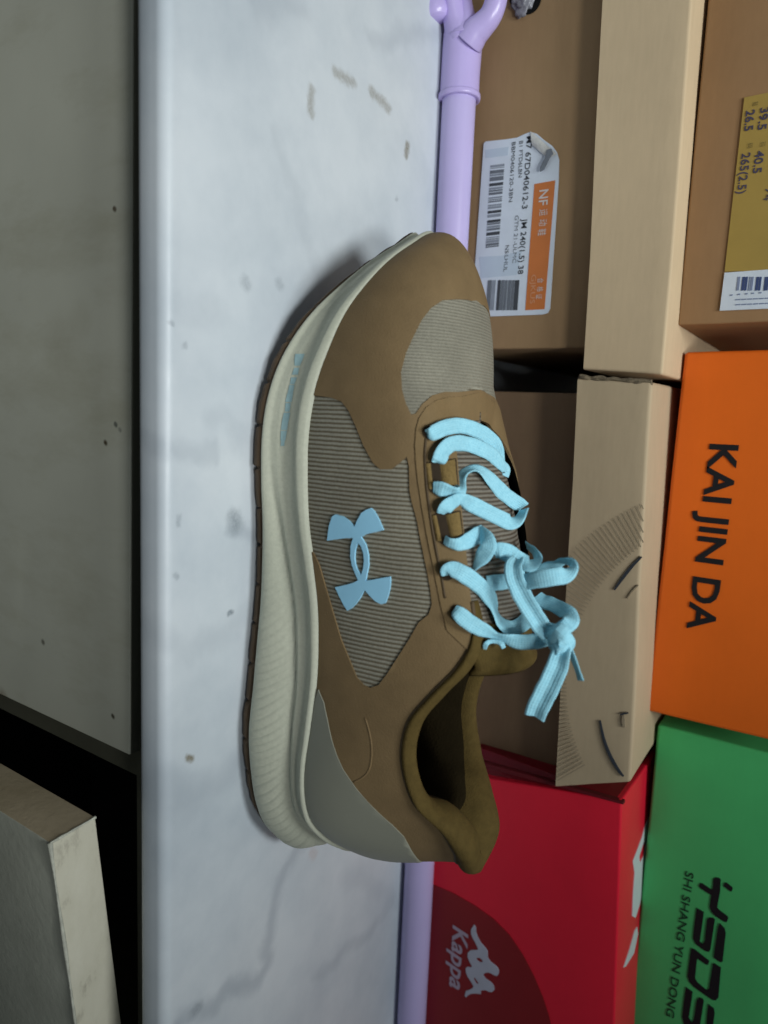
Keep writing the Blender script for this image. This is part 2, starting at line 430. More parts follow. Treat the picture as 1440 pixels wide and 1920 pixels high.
yD = 0.187
sp = lambda a, b: at_y(a, b, yD)
spotsA = [(sp(214, 391), 0.0016, 0.9, (0.07, 0.045, 0.02, 1)), (sp(216, 795), 0.0016, 0.8, (0.04, 0.05, 0.05, 1)), (sp(224, 805), 0.0014, 0.5, (0.05, 0.06, 0.06, 1)),
          (sp(197, 829), 0.0017, 0.95, (0.06, 0.04, 0.015, 1)), (sp(80, 1203), 0.0020, 0.7, (0.07, 0.06, 0.04, 1)), (sp(211, 1342), 0.0016, 0.9, (0.05, 0.04, 0.02, 1)),
          (sp(5, 1305), 0.006, 0.4, (0.16, 0.09, 0.04, 1)), (sp(110, 640), 0.018, 0.18, (0.22, 0.19, 0.11, 1)), (sp(150, 600), 0.012, 0.16, (0.24, 0.21, 0.12, 1))]
doorA = board_material('door_laminate', (0.57, 0.57, 0.475), spotsA)
xr = at_y(240, 1415, yD).x
def sub(o, par):
    o.parent = par; o.matrix_parent_inverse = par.matrix_world.inverted()
d1 = empty('door', (xr, yD, -0.88)); sub(d1, cup); d1['label'] = 'shut pale grey door with small brown specks'
box('divider', xr+0.0012, xr+0.0150, 0.1950, 0.2080, -0.88, -0.0162, olive, cup)
c = [(-0.7, yD, -0.88), (xr, yD, -0.88), (xr, yD+0.018, -0.88), (-0.7, yD+0.018, -0.88)]
q0_, q1_ = at_y(247, 60, yD), at_y(242, 1400, yD); zt1 = q1_.z; zt0 = q0_.z+(q1_.z-q0_.z)*((-0.7-q0_.x)/(q1_.x-q0_.x))
hexa('panel', [Vector(p) for p in c]+[Vector((-0.7, yD, zt0)), Vector((xr, yD, zt1)), Vector((xr, yD+0.018, zt1)), Vector((-0.7, yD+0.018, zt0))], doorA, d1, 0.0007)
hexa('shade_strip', [Vector((-0.7, yD+.0008, zt0+.0002)), Vector((xr-.0006, yD+.0008, zt1+.0002)), Vector((xr-.0006, yD+0.0178, zt1+.0002)), Vector((-0.7, yD+0.0178, zt0+.0002)), Vector((-0.7, yD+.0008, zt0+.0009)), Vector((xr-.0006, yD+.0008, zt1+.0009)), Vector((xr-.0006, yD+0.0178, zt1+.0009)), Vector((-0.7, yD+0.0178, zt0+.0009))], olive, d1, 0)  # dark strip standing for the shade between door top and counter lip
# second door, standing ajar
zq = -0.040
A = at_z(94, 1581, zq); B = at_z(179, 1532, zq); C = at_z(144, 1920, zq); D = at_z(225, 1920, zq)
dirn = ((C-A).normalized()+(D-B).normalized()).normalized()
A2 = A+dirn*0.42; B2 = B+dirn*0.42
dn = Vector((0, 0, -0.84))
mB = NT('door_edge_board', 0.7, 0.3)
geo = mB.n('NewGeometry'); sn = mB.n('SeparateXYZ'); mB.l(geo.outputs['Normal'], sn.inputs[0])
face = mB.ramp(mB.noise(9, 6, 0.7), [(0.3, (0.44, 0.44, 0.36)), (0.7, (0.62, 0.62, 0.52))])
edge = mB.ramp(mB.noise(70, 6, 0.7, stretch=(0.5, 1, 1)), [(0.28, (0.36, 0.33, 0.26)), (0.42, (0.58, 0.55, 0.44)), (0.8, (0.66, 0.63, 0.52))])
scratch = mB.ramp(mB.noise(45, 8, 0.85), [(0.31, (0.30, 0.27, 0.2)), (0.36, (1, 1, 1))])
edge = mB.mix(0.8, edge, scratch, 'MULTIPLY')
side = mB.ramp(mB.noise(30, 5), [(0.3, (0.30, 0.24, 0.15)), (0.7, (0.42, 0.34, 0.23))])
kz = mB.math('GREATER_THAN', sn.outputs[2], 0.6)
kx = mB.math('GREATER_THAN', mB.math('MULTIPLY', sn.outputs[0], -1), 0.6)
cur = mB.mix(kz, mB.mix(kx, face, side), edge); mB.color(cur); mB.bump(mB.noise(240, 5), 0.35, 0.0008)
d2 = empty('door', B2+dn); sub(d2, cup); d2['label'] = 'open door with a scratched pale top edge'
hexa('panel', [A+dn, A2+dn, B2+dn, B+dn, A, A2, B2, B], mB.m, d2, 0.0006, cuts=6, rough=0.00025)
# bright worn edging along the two near edges of the top
chip = simple('worn_edge_strip', (0.50, 0.50, 0.42, 1), 0.6, 0.25, 200, 0.4)
cp = [A+Vector((0, 0, 0.0001))+dirn*0.42*k/24+Vector((random.uniform(-1, 1), random.uniform(-1, 1), 0))*0.00018 for k in range(25)]
tube('worn_edge', cp, [0.0010*random.uniform(0.35, 1.2) for _ in cp], chip, d2, 6, 2)
cp = [A.lerp(B, k/8)+Vector((0, 0, 0.0001)) for k in range(9)]
tube('worn_edge', cp, [0.0008*random.uniform(0.5, 1.1) for _ in cp], chip, d2, 6, 2)

# ------------------------------------------------------------------ cartons
def decal(name, outer, y, mat, parent, holes=(), lift=0.0003, fmap=None, step=None):
    fm = fmap or (lambda a, b: (at_y(a, b, y), Vector((0, -1, 0))))
    return plate(name, outer, holes, fm, lift, mat, parent, step)
def text(name, s, base0, base1, hpx, y, mat, parent, lift=0.0004, slant=0.0, weight=0.0, droop=0.0):
    """letters whose baseline runs from base0 to base1 (photograph pixels) on the upright plane y"""
    cu = bpy.data.curves.new(name, 'FONT'); cu.body = s; cu.size = 1; cu.shear = slant; cu.offset = weight; cu.extrude = 0.0
    cu.resolution_u = 3
    tmp = bpy.data.objects.new('tmp', cu); COL.objects.link(tmp)
    dg = bpy.context.evaluated_depsgraph_get(); dg.update()
    me = bpy.data.meshes.new_from_object(tmp.evaluated_get(dg)); COL.objects.unlink(tmp); bpy.data.objects.remove(tmp); bpy.data.curves.remove(cu)
    if not len(me.vertices): return None
    xs = [v.co.x for v in me.vertices]; x0, x1 = min(xs), max(xs)
    ys = [v.co.y for v in me.vertices]; cap = 0.70
    O = at_y(*base0, y); E = at_y(*base1, y); Hh = at_y(base0[0]+hpx, base0[1], y).z-O.z
    for v in me.vertices:
        u = (v.co.x-x0)/(x1-x0); q = v.co.y/cap
        p = O + (E-O)*u + Vector((droop*q*Hh, 0, q*Hh)); v.co = (p.x, y-lift, p.z)
    me.update()
    bm = bmesh.new(); bm.from_mesh(me); bmesh.ops.recalc_face_normals(bm, faces=bm.faces)
    for f in bm.faces:
        if f.normal.y > 0: f.normal_flip()
    bm.to_mesh(me); bm.free(); me.materials.clear()
    return link(name, me, mat, parent, False)
def front_box(name, bl, br, tl, tr, depth, mat, parent, bevel=0.0012, rough=0.0005, skip=(), cuts=5, seed=1, back_top=None):
    d = Vector((0, depth, 0)); btl, btr = tl+d, tr+d
    if back_top is not None: btl.z = btr.z = back_top
    return hexa(name, [bl, br, br+d, bl+d, tl, tr, btr, btl], mat, parent, bevel, cuts, rough, skip, seed)
Vv = lambda x, y, z: Vector((x, y, z))

kraft = cardboard('kraft_board', (0.32, 0.205, 0.105), 0.07)
kraft_lid = cardboard('kraft_lid', (0.56, 0.43, 0.275), 0.05)
kraft_lid2 = cardboard('kraft_lid_grey', (0.46, 0.36, 0.235), 0.05)
kraft_dark = cardboard('kraft_top_box', (0.30, 0.175, 0.085), 0.07)
mo = cardboard('orange_card', (0.80, 0.15, 0.014), 0.05, 0.42, False)
mg = cardboard('green_card', (0.085, 0.54, 0.175), 0.06, 0.40, False)
mr = cardboard('red_card', (0.72, 0.016, 0.040), 0.06, 0.33, False)
mrd = cardboard('burgundy_card', (0.24, 0.012, 0.016), 0.1, 0.35, False)

# kraft carton with a loose lid, at the left
A0 = empty('shoe_carton', (-0.2, 0.384, 0)); tag(A0, 'kraft shoe carton with orange and white barcode sticker behind the lilac pole', 'carton', 'shoe cartons stacked on the counter')
yb, yl = 0.387, 0.376
xa = at_y(1000, 652, yb).x
front_box('body', Vv(-0.36, yb, 0.001), Vv(xa, yb, 0.001), Vv(-0.36, yb, 0.122), Vv(xa+0.001, yb, 0.122), 0.29, kraft, A0, seed=2)
lb0, lb1 = at_y(1130, 0, yl), at_y(1095, 692, yl); lt0, lt1 = at_y(1298, 0, yl), at_y(1243, 703, yl)
ex = lambda p, q, x: p+(q-p)*((x-p.x)/(q.x-p.x))
front_box('lid', ex(lb0, lb1, -0.37), lb1, ex(lt0, lt1, -0.37), lt1, 0.305, kraft_lid, A0, 0.0016, 0.0006, skip=(0,), seed=3, back_top=0.1305)
# hole with crumpled foil in it
blk = [(985+30*math.cos(q), -6+34*math.sin(q)) for q in [k*math.pi/12 for k in range(24)]]
decal('finger_hole', blk, yb, M['black'], A0, lift=0.0006)
bm = bmesh.new(); bmesh.ops.create_icosphere(bm, subdivisions=4, radius=1)
fc = at_y(981, -3, yb-0.001)
for v in bm.verts:
    n = noise.noise(v.co*2.6)*0.35 + noise.noise(v.co*7)*0.16
    v.co = v.co*(1+n); v.co = Vector((v.co.x*0.0085, v.co.y*0.003, v.co.z*0.0066))+fc
me = bpy.data.meshes.new('foil'); bm.to_mesh(me); bm.free()
link('crumpled_foil', me, simple('grey_foil', (0.22, 0.22, 0.25, 1), 0.35, 0.3, 120, 0.5, 0.6), A0)

# sticker on it
wht = simple('sticker_paper', (0.62, 0.68, 0.76, 1), 0.5, 0.04, 80, 0.05)
stk = [(908, 270), (912, 266), (950, 262), (970, 259), (985, 252), (996, 248), (1008, 252), (1022, 264), (1036, 274), (1045, 286), (1049, 300), (1048, 340), (1032, 578), (1028, 587), (1018, 590), (905, 594), (884, 595), (893, 480)]
S0 = decal('sticker', stk, yb, wht, A0, lift=0.0007)
orp = simple('sticker_orange', (0.56, 0.17, 0.040, 1), 0.5, 0.04, 80, 0)
grey = [simple('print_grey_%s' % n, (c, c*1.12, c*1.3, 1), 0.6, 0.1, 300, 0) for n, c in (('dark', 0.05), ('mid', 0.14), ('pale', 0.25))]
panel_m = simple('sticker_tint', (0.50, 0.585, 0.68, 1), 0.5, 0.03, 80, 0)
decal('orange_band', [(1003, 346), (1042, 339), (1022, 580), (986, 582)], yb, orp, S0, lift=0.0009)
decal('tinted_field', [(911, 282), (955, 276), (953, 292), (912, 297)], yb, panel_m, S0, lift=0.0008)
decal('tinted_field', [(900, 482), (942, 480), (980, 470), (970, 516), (903, 522)], yb, panel_m, S0, lift=0.0008)
random.seed(4)
bars = [(311, 315, 2), (316.5, 317.5, 1), (321, 327, 1), (328, 332, 2), (333.5, 341, 1), (345, 350.5, 0), (353, 357, 2), (358, 361, 1), (362.5, 367, 1), (371, 374, 2), (375.5, 377, 1), (378.5, 381, 1), (385, 388, 2), (389, 393, 2), (396.5, 401.5, 0), (403.5, 409, 2), (414.5, 419, 0), (420, 423, 1), (425, 429, 2), (432, 434, 2), (414.2, 416, 0), (437, 443, 0), (446, 448, 2), (430, 433, 1), (449.5, 451, 1), (452, 457, 2), (458, 462, 1), (463, 465.5, 1)]
for a, b, k in bars:
    f = lambda q: 921-9*(q-311)/155
    g = lambda q: 947-11*(q-311)/155
    decal('barcode_bar', [(f(a), a), (g(a), a-3), (g(b), b-3), (f(b), b)], yb, grey[k], S0, lift=0.0009)
for a, b, k in ((914, 921, 1), (922, 928, 2), (933, 938, 0), (939, 945, 1), (946, 951, 1), (952.5, 958, 1), (959, 964, 1), (965, 973, 0), (928.3, 929, 2)):
    decal('barcode_bar', [(a+2, 526), (b+2, 525.5), (b-2, 582), (a-2, 582)], yb, grey[k], S0, lift=0.0009)
text('lettering', 'M7 67D040612-3', (989, 257), (980, 393), 10, yb, grey[0], S0, 0.0009, weight=0.01)
text('lettering', 'B1 FTD6LBN', (975, 266), (973, 334), 7, yb, grey[0], S0, 0.0009)
text('lettering', 'BBM0406120-3BN', (961, 268), (955, 380), 7, yb, grey[0], S0, 0.0009)
text('lettering', 'JM 240(1.5) 38', (980, 411), (972, 515), 10, yb, grey[0], S0, 0.0009, weight=0.01)
text('lettering', 'GTM 21-ULMC', (967, 405), (962, 494), 7, yb, grey[1], S0, 0.0009)
text('lettering', 'NS:LHUL', (949, 461), (945, 510), 7, yb, grey[0], S0, 0.0009)
ow = simple('sticker_white_ink', (0.60, 0.55, 0.52, 1), 0.6, 0.05, 100, 0)
text('lettering', 'NF', (1013, 358), (1011, 387), 17, yb, ow, S0, 0.0011, weight=0.012)
gl_ = dict(zip(((1014, 400), (1013, 419), (1011, 437), (1010, 527), (1009, 543), (1007, 557)), '\u8fd0\u52a8\u978b\u5408\u683c\u8bc1'))
for p in ((1014, 400), (1013, 419), (1011, 437), (1010, 527), (1009, 543), (1007, 557)):
    r = 12 if p[1] < 500 else 9
    text('lettering', gl_[p], (p[0], p[1]-r/2), (p[0], p[1]+r/2), r*1.0, yb, ow, S0, 0.0011)
text('lettering', 'GJKUS', (998, 516), (995, 570), 9, yb, orp if False else simple('sticker_faded_ink', (0.60, 0.30, 0.16, 1), 0.6, 0.05, 100, 0), S0, 0.0011)
# lifted corner of the sticker
cf = simple('sticker_torn_paper', (0.52, 0.52, 0.50, 1), 0.7, 0.2, 250, 0.3)
bm = bmesh.new()
P0, P1, P2 = at_y(996, 247, yb), at_y(1046, 290, yb), at_y(1002, 290, yb)
g = []
for i in range(9):
    row = []
    for j in range(9):
        u, v = i/8, j/8; p = P0.lerp(P1, u); p = p.lerp(P2.lerp(at_y(1022, 306, yb), u), v*0.62)
        p.y -= 0.0011+0.0012*math.sin(math.pi*v*0.8)*(0.6+0.4*math.sin(u*3)); row.append(bm.verts.new(p))
    g.append(row)
for i in range(8):
    for j in range(8): bm.faces.new((g[i][j], g[i+1][j], g[i+1][j+1], g[i][j+1]))
me = bpy.data.meshes.new('curl'); bm.to_mesh(me); bm.free(); link('lifted_corner', me, cf, A0)
decal('smudge', [(1026, 281), (1034, 279), (1037, 288), (1030, 297), (1020, 318), (1013, 322), (1013, 314), (1022, 296)], yb-0.0023, grey[1], A0, lift=0.0004)

# kraft carton with printed lid, in the middle
B0 = empty('shoe_carton', (0.09, 0.384, 0)); tag(B0, 'kraft shoe carton with fan stripes printed on its lid, under the orange box', 'carton', 'shoe cartons stacked on the counter')
ybb = 0.398; xb0 = at_y(1000, 735, ybb).x; xb1 = at_y(985, 1425, ybb).x
kraft_b = cardboard('kraft_board_dull', (0.215, 0.140, 0.078), 0.07)
front_box('body', Vv(xb0, ybb, 0.001), Vv(xb1, ybb, 0.001), Vv(xb0, ybb, 0.120), Vv(xb1, ybb, 0.120), 0.275, kraft_b, B0, seed=5)
L = [at_y(1083, 708, yl), at_y(1041, 1476, yl), at_y(1222, 716, yl), at_y(1182, 1468, yl)]
front_box('lid', L[0], L[1], L[2], L[3], 0.30, kraft_lid2, B0, 0.0020, 0.0007, skip=(0,), cuts=7, seed=6, back_top=0.129)
strp = simple('print_brown_grey', (0.31, 0.245, 0.162, 1), 0.8, 0.1, 200, 0)
V = []; F = []
th = -108.0
while th > -235:
    c_, s_ = math.cos(math.radians(th)), math.sin(math.radians(th))
    ri = 283+ (abs(th+180)/72)**2*24 ; ro = 372
    edge = lambda q: 1083-42*(q-708)/768+2.5
    # clip to the front of the lid
    if c_ < 0:
        rm = (edge(1290+s_*ri*1.1)-1345)/c_
        ri = max(ri, (1345-1206)/-c_)
        ro = min(ro, rm)
    if ro > ri+3:
        p = (1345+c_*ri, 1290+s_*ri); q = (1345+c_*ro, 1290+s_*ro); nx, ny = -s_*1.15, c_*1.15
        if p[0] < 1207 and q[0] < 1207 and q[1] < 1474 and p[1] < 1474:
            b = len(V)
            for (X, Y) in ((p[0]+nx, p[1]+ny), (p[0]-nx, p[1]-ny), (q[0]-nx, q[1]-ny), (q[0]+nx, q[1]+ny)):
                w_ = at_y(X, Y, yl-0.0009); V.append(w_)
            F.append((b, b+1, b+2, b+3))
    th -= 1.5
ps = mesh('printed_stripes', V, F, strp, B0, False); ps['kind'] = 'stuff'
inkb = simple('print_dark_blue', (0.030, 0.035, 0.045, 1), 0.7, 0.1, 200, 0)
def stroke(name, pts, w, y, mat, parent):
    S = spline(pts, 6); L_, R_ = [], []
    for i, s in enumerate(S):
        a = Vector(S[max(0, i-1)]); b = Vector(S[min(len(S)-1, i+1)]); t = (b-a).normalized(); n = Vector((-t.y, t.x))
        k = w*(0.35+0.65*math.sin(math.pi*min(1, max(0, (i+1.5)/(len(S)+2)))))
        L_.append((s[0]+n.x*k, s[1]+n.y*k)); R_.append((s[0]-n.x*k, s[1]-n.y*k))
    return decal(name, L_+R_[::-1], y, mat, parent)
stroke('printed_line', [(1203, 1044), (1185, 1062), (1166, 1086), (1152, 1106)], 2.9, yl-0.0007, inkb, B0)
stroke('printed_line', [(1197, 1097), (1186, 1108), (1176, 1122)], 1.2, yl-0.0007, strp, B0)
stroke('printed_line', [(1125, 1351), (1132, 1385), (1144, 1417), (1159, 1443), (1169, 1456)], 2.8, yl-0.0007, inkb, B0)
stroke('printed_line', [(1163, 1340), (1170, 1338), (1178, 1337)], 1.6, yl-0.0007, inkb, B0)
stroke('printed_line', [(1169, 1342), (1169, 1352), (1170, 1364)], 2.8, yl-0.0007, strp, B0)

# red carton at the lower right
C0 = empty('shoe_carton', (0.3, 0.38, 0)); tag(C0, 'glossy red shoe carton with a white twin-figure emblem behind the heel', 'carton', 'shoe cartons stacked on the counter')
yc = 0.380
c0 = at_y(1166, 1502, yc); cb = at_y(925, 1488, yc)
xl = cb.x
slope = (0.1415-c0.z)/(0.333-c0.x)
c_body = front_box('body', Vv(xl, yc, 0.001), Vv(0.55, yc, 0.001), c0, Vv(0.55, yc, c0.z+slope*(0.42-c0.x)), 0.30, mr, C0, 0.0014, 0.0002, seed=8, back_top=0.134)
fl_m = cardboard('red_flap', (0.17, 0.006, 0.012), 0.1, 0.4, False)
fa = [at_y(895, 1400, 0.392), at_y(1165, 1498, 0.383), at_y(1166, 1504, 0.381), at_y(925, 1490, 0.381)]
hexa('side_flap', [fa[3], fa[2], fa[2]+Vv(0, .2, 0), fa[3]+Vv(0, .2, 0), fa[0], fa[1], fa[1]+Vv(0.0, .2, 0), fa[0]+Vv(0, .2, 0)], fl_m, C0, 0.0004)
fb = [at_y(900, 1428, 0.3795), at_y(1168, 1504, 0.3795), at_y(1169, 1509, 0.3790), at_y(915, 1441, 0.3790)]
hexa('folded_edge', [fb[3], fb[2], fb[2]+Vv(0, .004, 0), fb[3]+Vv(0, .004, 0), fb[0], fb[1], fb[1]+Vv(0, .004, 0), fb[0]+Vv(0, .004, 0)], cardboard('burgundy_edge', (0.10, 0.006, 0.010), 0.1, 0.5, False), C0, 0.0003)
disc = [(790, 1652), (812, 1658), (850, 1674), (890, 1697), (925, 1722), (955, 1752), (980, 1788), (1000, 1826), (1018, 1868), (1030, 1905), (1040, 1950), (1046, 2000), (700, 2000), (700, 1652)]
decal('burgundy_disc', disc, yc, mrd, C0, lift=0.0004)  # flat burgundy disc, darker than the carton front
cw = simple('silver_white_print', (0.46, 0.46, 0.55, 1), 0.5, 0.05, 100, 0)
K = lambda L_: [(820+a/8.73, 1700+b/8.73) for a, b in L_]
emb = K([(610,285),(640,330),(640,400),(665,480),(720,580),(800,670),(830,720),(830,820),(880,890),(980,970),(1015,1030),(1010,1090),(985,1125),(930,1110),(880,1075),(820,1065),(770,1085),(760,1110),(800,1170),(880,1220),(930,1280),(940,1350),(900,1390),(850,1380),(790,1355),(740,1360),(715,1370),(720,1420),(640,1410),(560,1415),(510,1440),(480,1475),(455,1450),(475,1370),(530,1355),(590,1320),(600,1290),(560,1220),(500,1130),(475,1060),(470,1000),(500,975),(560,985),(575,965),(540,900),(505,820),(505,750),(550,705),(640,700),(680,690),(650,620),(590,510),(560,440),(560,360)])
decal('emblem', emb, yc, cw, C0, [K([(640,835),(700,825),(750,870),(745,900),(700,895),(660,870)]), K([(600,1150),(625,1155),(660,1210),(685,1250),(650,1255),(615,1200)])], lift=0.0007)
cw2 = simple('mauve_print', (0.42, 0.33, 0.42, 1), 0.5, 0.05, 100, 0)
text('lettering', 'Kappa', (851, 1733), (844, 1848), 29, yc, cw2, C0, 0.0007, slant=0.15, weight=0.02)
# white print on the top of the red carton
pn = Vector((-slope, 0, 1)).normalized(); pp = Vector((c0.x, 0.38, c0.z))
c_bvh = BVHTree.FromPolygons([v.co.copy() for v in c_body.data.vertices], [tuple(p.vertices) for p in c_body.data.polygons])
def on_top(a, b):
    h = c_bvh.ray_cast(EYE, ray(a, b)); n = h[1] if h[1].dot(EYE-h[0]) > 0 else -h[1]
    return h[0], n
T2 = lambda L_: [(1120+a/3.31, 1340+b/3.31) for a, b in L_]
wtop = simple('white_print', (0.62, 0.66, 0.68, 1), 0.5, 0.05, 100, 0)
decal('emblem', T2([(320,635),(345,650),(340,760),(310,900),(285,1060),(260,1180),(235,1260),(215,1250),(220,1100),(228,980),(218,910),(245,840),(275,760),(290,700)]), 0, wtop, C0, [T2([(285,790),(300,800),(290,860),(262,920),(258,880)])], lift=0.0003, fmap=on_top, step=6)
decal('emblem', T2([(245,1315),(250,1360),(225,1480),(175,1560),(160,1570),(200,1450),(230,1340)]), 0, wtop, C0, lift=0.0003, fmap=on_top, step=6)

# upper row
D0 = empty('shoe_carton', (-0.15, 0.400, 0.131)); tag(D0, 'brown shoe carton with a gold size label and white barcode, standing on the left lid', 'carton', 'shoe cartons stacked on the counter')
yd_ = 0.400
q0, q1 = at_y(1318, 0, yd_), at_y(1265, 610, yd_); zb = 0.1318
q1t = at_y(1440, 602, yd_)
front_box('body', Vv(-0.33, yd_, zb), Vv(q1.x, yd_, zb), Vv(-0.33, yd_, zb+0.11), Vv(q1.x+(q1t.x-q1.x)*2, yd_, zb+0.11), 0.28, kraft_dark, D0, seed=10)
gold = simple('gold_label', (0.36, 0.245, 0.060, 1), 0.5, 0.05, 60, 0.05)
G = decal('size_label', [(1396, 184), (1440, 175), (1520, 160), (1520, 505), (1359, 510)], yd_, gold, D0, lift=0.0008)
inkp = simple('violet_ink', (0.060, 0.050, 0.085, 1), 0.6, 0.1, 100, 0)
inkg = simple('olive_ink', (0.19, 0.14, 0.040, 1), 0.6, 0.1, 100, 0)
text('lettering', '26.5', (1400, 209), (1396, 248), 16, yd_, inkp, G, 0.0011, weight=0.02)
text('lettering', '39.5', (1427, 204), (1421, 246), 16, yd_, inkp, G, 0.0011, weight=0.02)
text('lettering', '265(2.5)', (1392, 289), (1383, 365), 16, yd_, inkp, G, 0.0011, weight=0.012)
text('lettering', '40.5', (1418, 285), (1412, 327), 16, yd_, inkp, G, 0.0011, weight=0.02)
text('lettering', '74', (1436, 354), (1432, 378), 14, yd_, inkp, G, 0.0011)
text('lettering', '\u978b', (1413, 193), (1412, 201), 8, yd_, inkg, G, 0.0011)
text('lettering', '\u7801', (1403, 270), (1402, 280), 8, yd_, inkg, G, 0.0011)
text('lettering', '\u7801', (1427, 268), (1426, 277), 8, yd_, inkg, G, 0.0011)
Wl = decal('barcode_label', [(1359, 512), (1440, 506), (1500, 502), (1500, 573), (1440, 579), (1350, 583)], yd_, wht, D0, lift=0.0010)
inkn = simple('navy_ink', (0.045, 0.070, 0.180, 1), 0.6, 0.1, 100, 0); inkl = simple('pale_navy_ink', (0.20, 0.24, 0.36, 1), 0.6, 0.1, 100, 0)
for a, b, k in ((1383, 1388, 1), (1392, 1397, 0), (1398, 1402, 0), (1405, 1407, 1), (1408.5, 1413, 1), (1418, 1423, 0), (1424, 1428, 0), (1434, 1442, 0), (1446, 1450, 0)):
    decal('barcode_bar', [(a+1, 520), (b+1, 519.6), (b-2, 545), (a-2, 546)], yd_, (inkn, inkl)[k], Wl, lift=0.0012)
for q in ((1370, 553), (1384, 551.5), (1398, 550.5), (1410, 549.5), (1424, 548.5)):
    decal('small_print', [(q[0], q[1]), (q[0]+5, q[1]-.4), (q[0]+4, q[1]+2.2), (q[0]-1, q[1]+2.6)], yd_, inkl, Wl, lift=0.0012)
for q in (561.5, 571):
    for k in range(6): decal('small_print', [(1380+k*11, q-k*.5), (1389+k*11, q-.4-k*.5), (1388+k*11, q+1.8-k*.5), (1379+k*11, q+2.2-k*.5)], yd_, inkl, Wl, lift=0.0012)

E0 = empty('shoe_carton', (0.06, 0.415, 0.132)); tag(E0, 'bright orange shoe carton lettered in black, standing on the striped lid', 'carton', 'shoe cartons stacked on the counter')
ye = 0.415
e0, e1 = at_y(1283, 660, ye), at_y(1211, 1333, ye); e2, e3 = at_y(1440, 655, ye), at_y(1440, 1388, ye)
front_box('body', e0, e1, e0+(e2-e0)*1.5, e1+(e3-e1)*1.4, 0.28, mo, E0, 0.0022, 0.0002, seed=12)
text('lettering', 'KAI JIN DA', (1333, 832), (1289, 1178), 53, ye, M['ink'], E0, 0.0005, weight=0.022)

F0 = empty('shoe_carton', (0.27, 0.43, 0.135)); tag(F0, 'green shoe carton with slanted black lettering, standing on the red carton', 'carton', 'shoe cartons stacked on the counter')
yf = 0.430
f0, f1 = at_y(1233, 1359, yf), at_y(1180, 1920, yf); f2 = at_y(1440, 1412, yf)
front_box('body', f0, ex(f0, f1, 0.5), f0+(f2-f0)*1.3, Vv(0.5, yf, f0.z+(f2.z-f0.z)*1.3), 0.28, mg, F0, 0.0018, 0.0002, seed=14)
text('lettering', 'SHI SHANG YUN DONG', (1286, 1632), (1249, 1903), 16, yf, simple('dark_green_ink', (0.006, 0.055, 0.022, 1), 0.6, 0.1, 100, 0), F0, 0.0004, weight=0.012)
Z = lambda L_: [(1230+a/6.4, 1620+b/6.4) for a, b in L_]
for nm, L_ in (('lettering', [(690,175),(720,158),(760,165),(778,185),(770,330),(745,460),(735,520),(760,550),(860,625),(868,650),(850,695),(820,690),(700,610),(660,560),(645,510),(655,430),(665,370),(630,350),(530,285),(515,260),(530,225),(555,228),(660,300),(680,300)]),
               ('lettering', [(830,220),(850,222),(920,280),(920,300),(905,330),(880,315),(815,265),(815,240)]),
               ('lettering', [(490,525),(575,575),(560,700),(525,930),(560,955),(585,930),(615,665),(640,640),(690,645),(708,665),(655,1020),(640,1050),(600,1045),(480,960),(445,890),(460,740)]),
               ('lettering', [(765,710),(825,770),(838,830),(800,1170),(770,1175),(695,1120),(700,1060),(745,760)]),
               ('lettering', [(425,1005),(470,1025),(640,1160),(630,1200),(605,1205),(500,1130),(490,1160),(470,1370),(500,1420),(600,1505),(635,1500),(685,1190),(700,1190),(780,1240),(750,1600),(720,1630),(680,1630),(460,1475),(400,1410),(378,1340),(410,1090)]),
               ('lettering', [(360,1475),(440,1530),(425,1650),(395,1840),(430,1900),(455,1860),(490,1630),(520,1600),(560,1610),(575,1640),(530,1930),(510,2000),(420,1985),(340,1930),(315,1830),(330,1690)]),
               ('lettering', [(630,1680),(695,1730),(705,1790),(670,2050),(600,2030),(615,1800)])):
    decal(nm, Z(L_), yf, M['ink'], F0, lift=0.0004)

# ------------------------------------------------------------------ lilac pole lying in front of the cartons
pol = empty('hanging_pole', (-0.2, 0.362, 0)); tag(pol, 'lilac clothes pole with a forked hook end lying behind the shoe', 'pole')
pr = 0.0095; py0 = 0.3725; pz = pr+0.0003
PX = lambda a, y=py0: at_y(862, a, y).x
xs = PX(184)
tube('tube', [Vv(xs-0.02, py0, pz), Vv(0.1, py0, pz), Vv(0.95, py0, pz)], pr, M['lilac_pole'], pol, 40, 8)
x1 = PX(58)
tube('sleeve', [Vv(xs+0.0015, py0, pz), Vv(xs+0.0012, py0, pz), Vv(xs-0.0015, py0, pz), Vv(xs-0.002, py0, pz), Vv(xs-0.012, py0, pz), Vv(x1+0.006, py0, pz+0.0004), Vv(x1, py0, pz+0.0008), Vv(x1-0.006, py0, pz+0.0015)],
     [0.0103, 0.0118, 0.0118, 0.0111, 0.0109, 0.0110, 0.0104, 0.007], M['lilac'], pol, 40, 3)
def prong(name, pts, y, rad):
    tube(name, [at_y(a, b, yy) for (a, b, yy) in pts], rad, M['lilac'], pol, 18, 6)
prong('hook_prong', [(868, 78, 0.3695), (858, 52, 0.3680), (851, 28, 0.3660), (848, 5, 0.3650), (846, -20, 0.3640), (838, -48, 0.3620), (822, -50, 0.3600), (813, -22, 0.3590), (813, 5, 0.3590), (817, 26, 0.3590), (819, 36, 0.3590)], 0, [.0085, .0075, .0062, .0056, .0055, .0055, .0056, .0060, .0066, .0070, .0055])
prong('fork_prong', [(878, 80, 0.3695), (890, 62, 0.3690), (904, 48, 0.3690), (918, 32, 0.3690), (927, 12, 0.3690), (931, -10, 0.3690), (930, -40, 0.3690), (926, -80, 0.3690)], 0, [.0085, .0078, .0068, .0062, .0060, .0060, .0058, .0055])
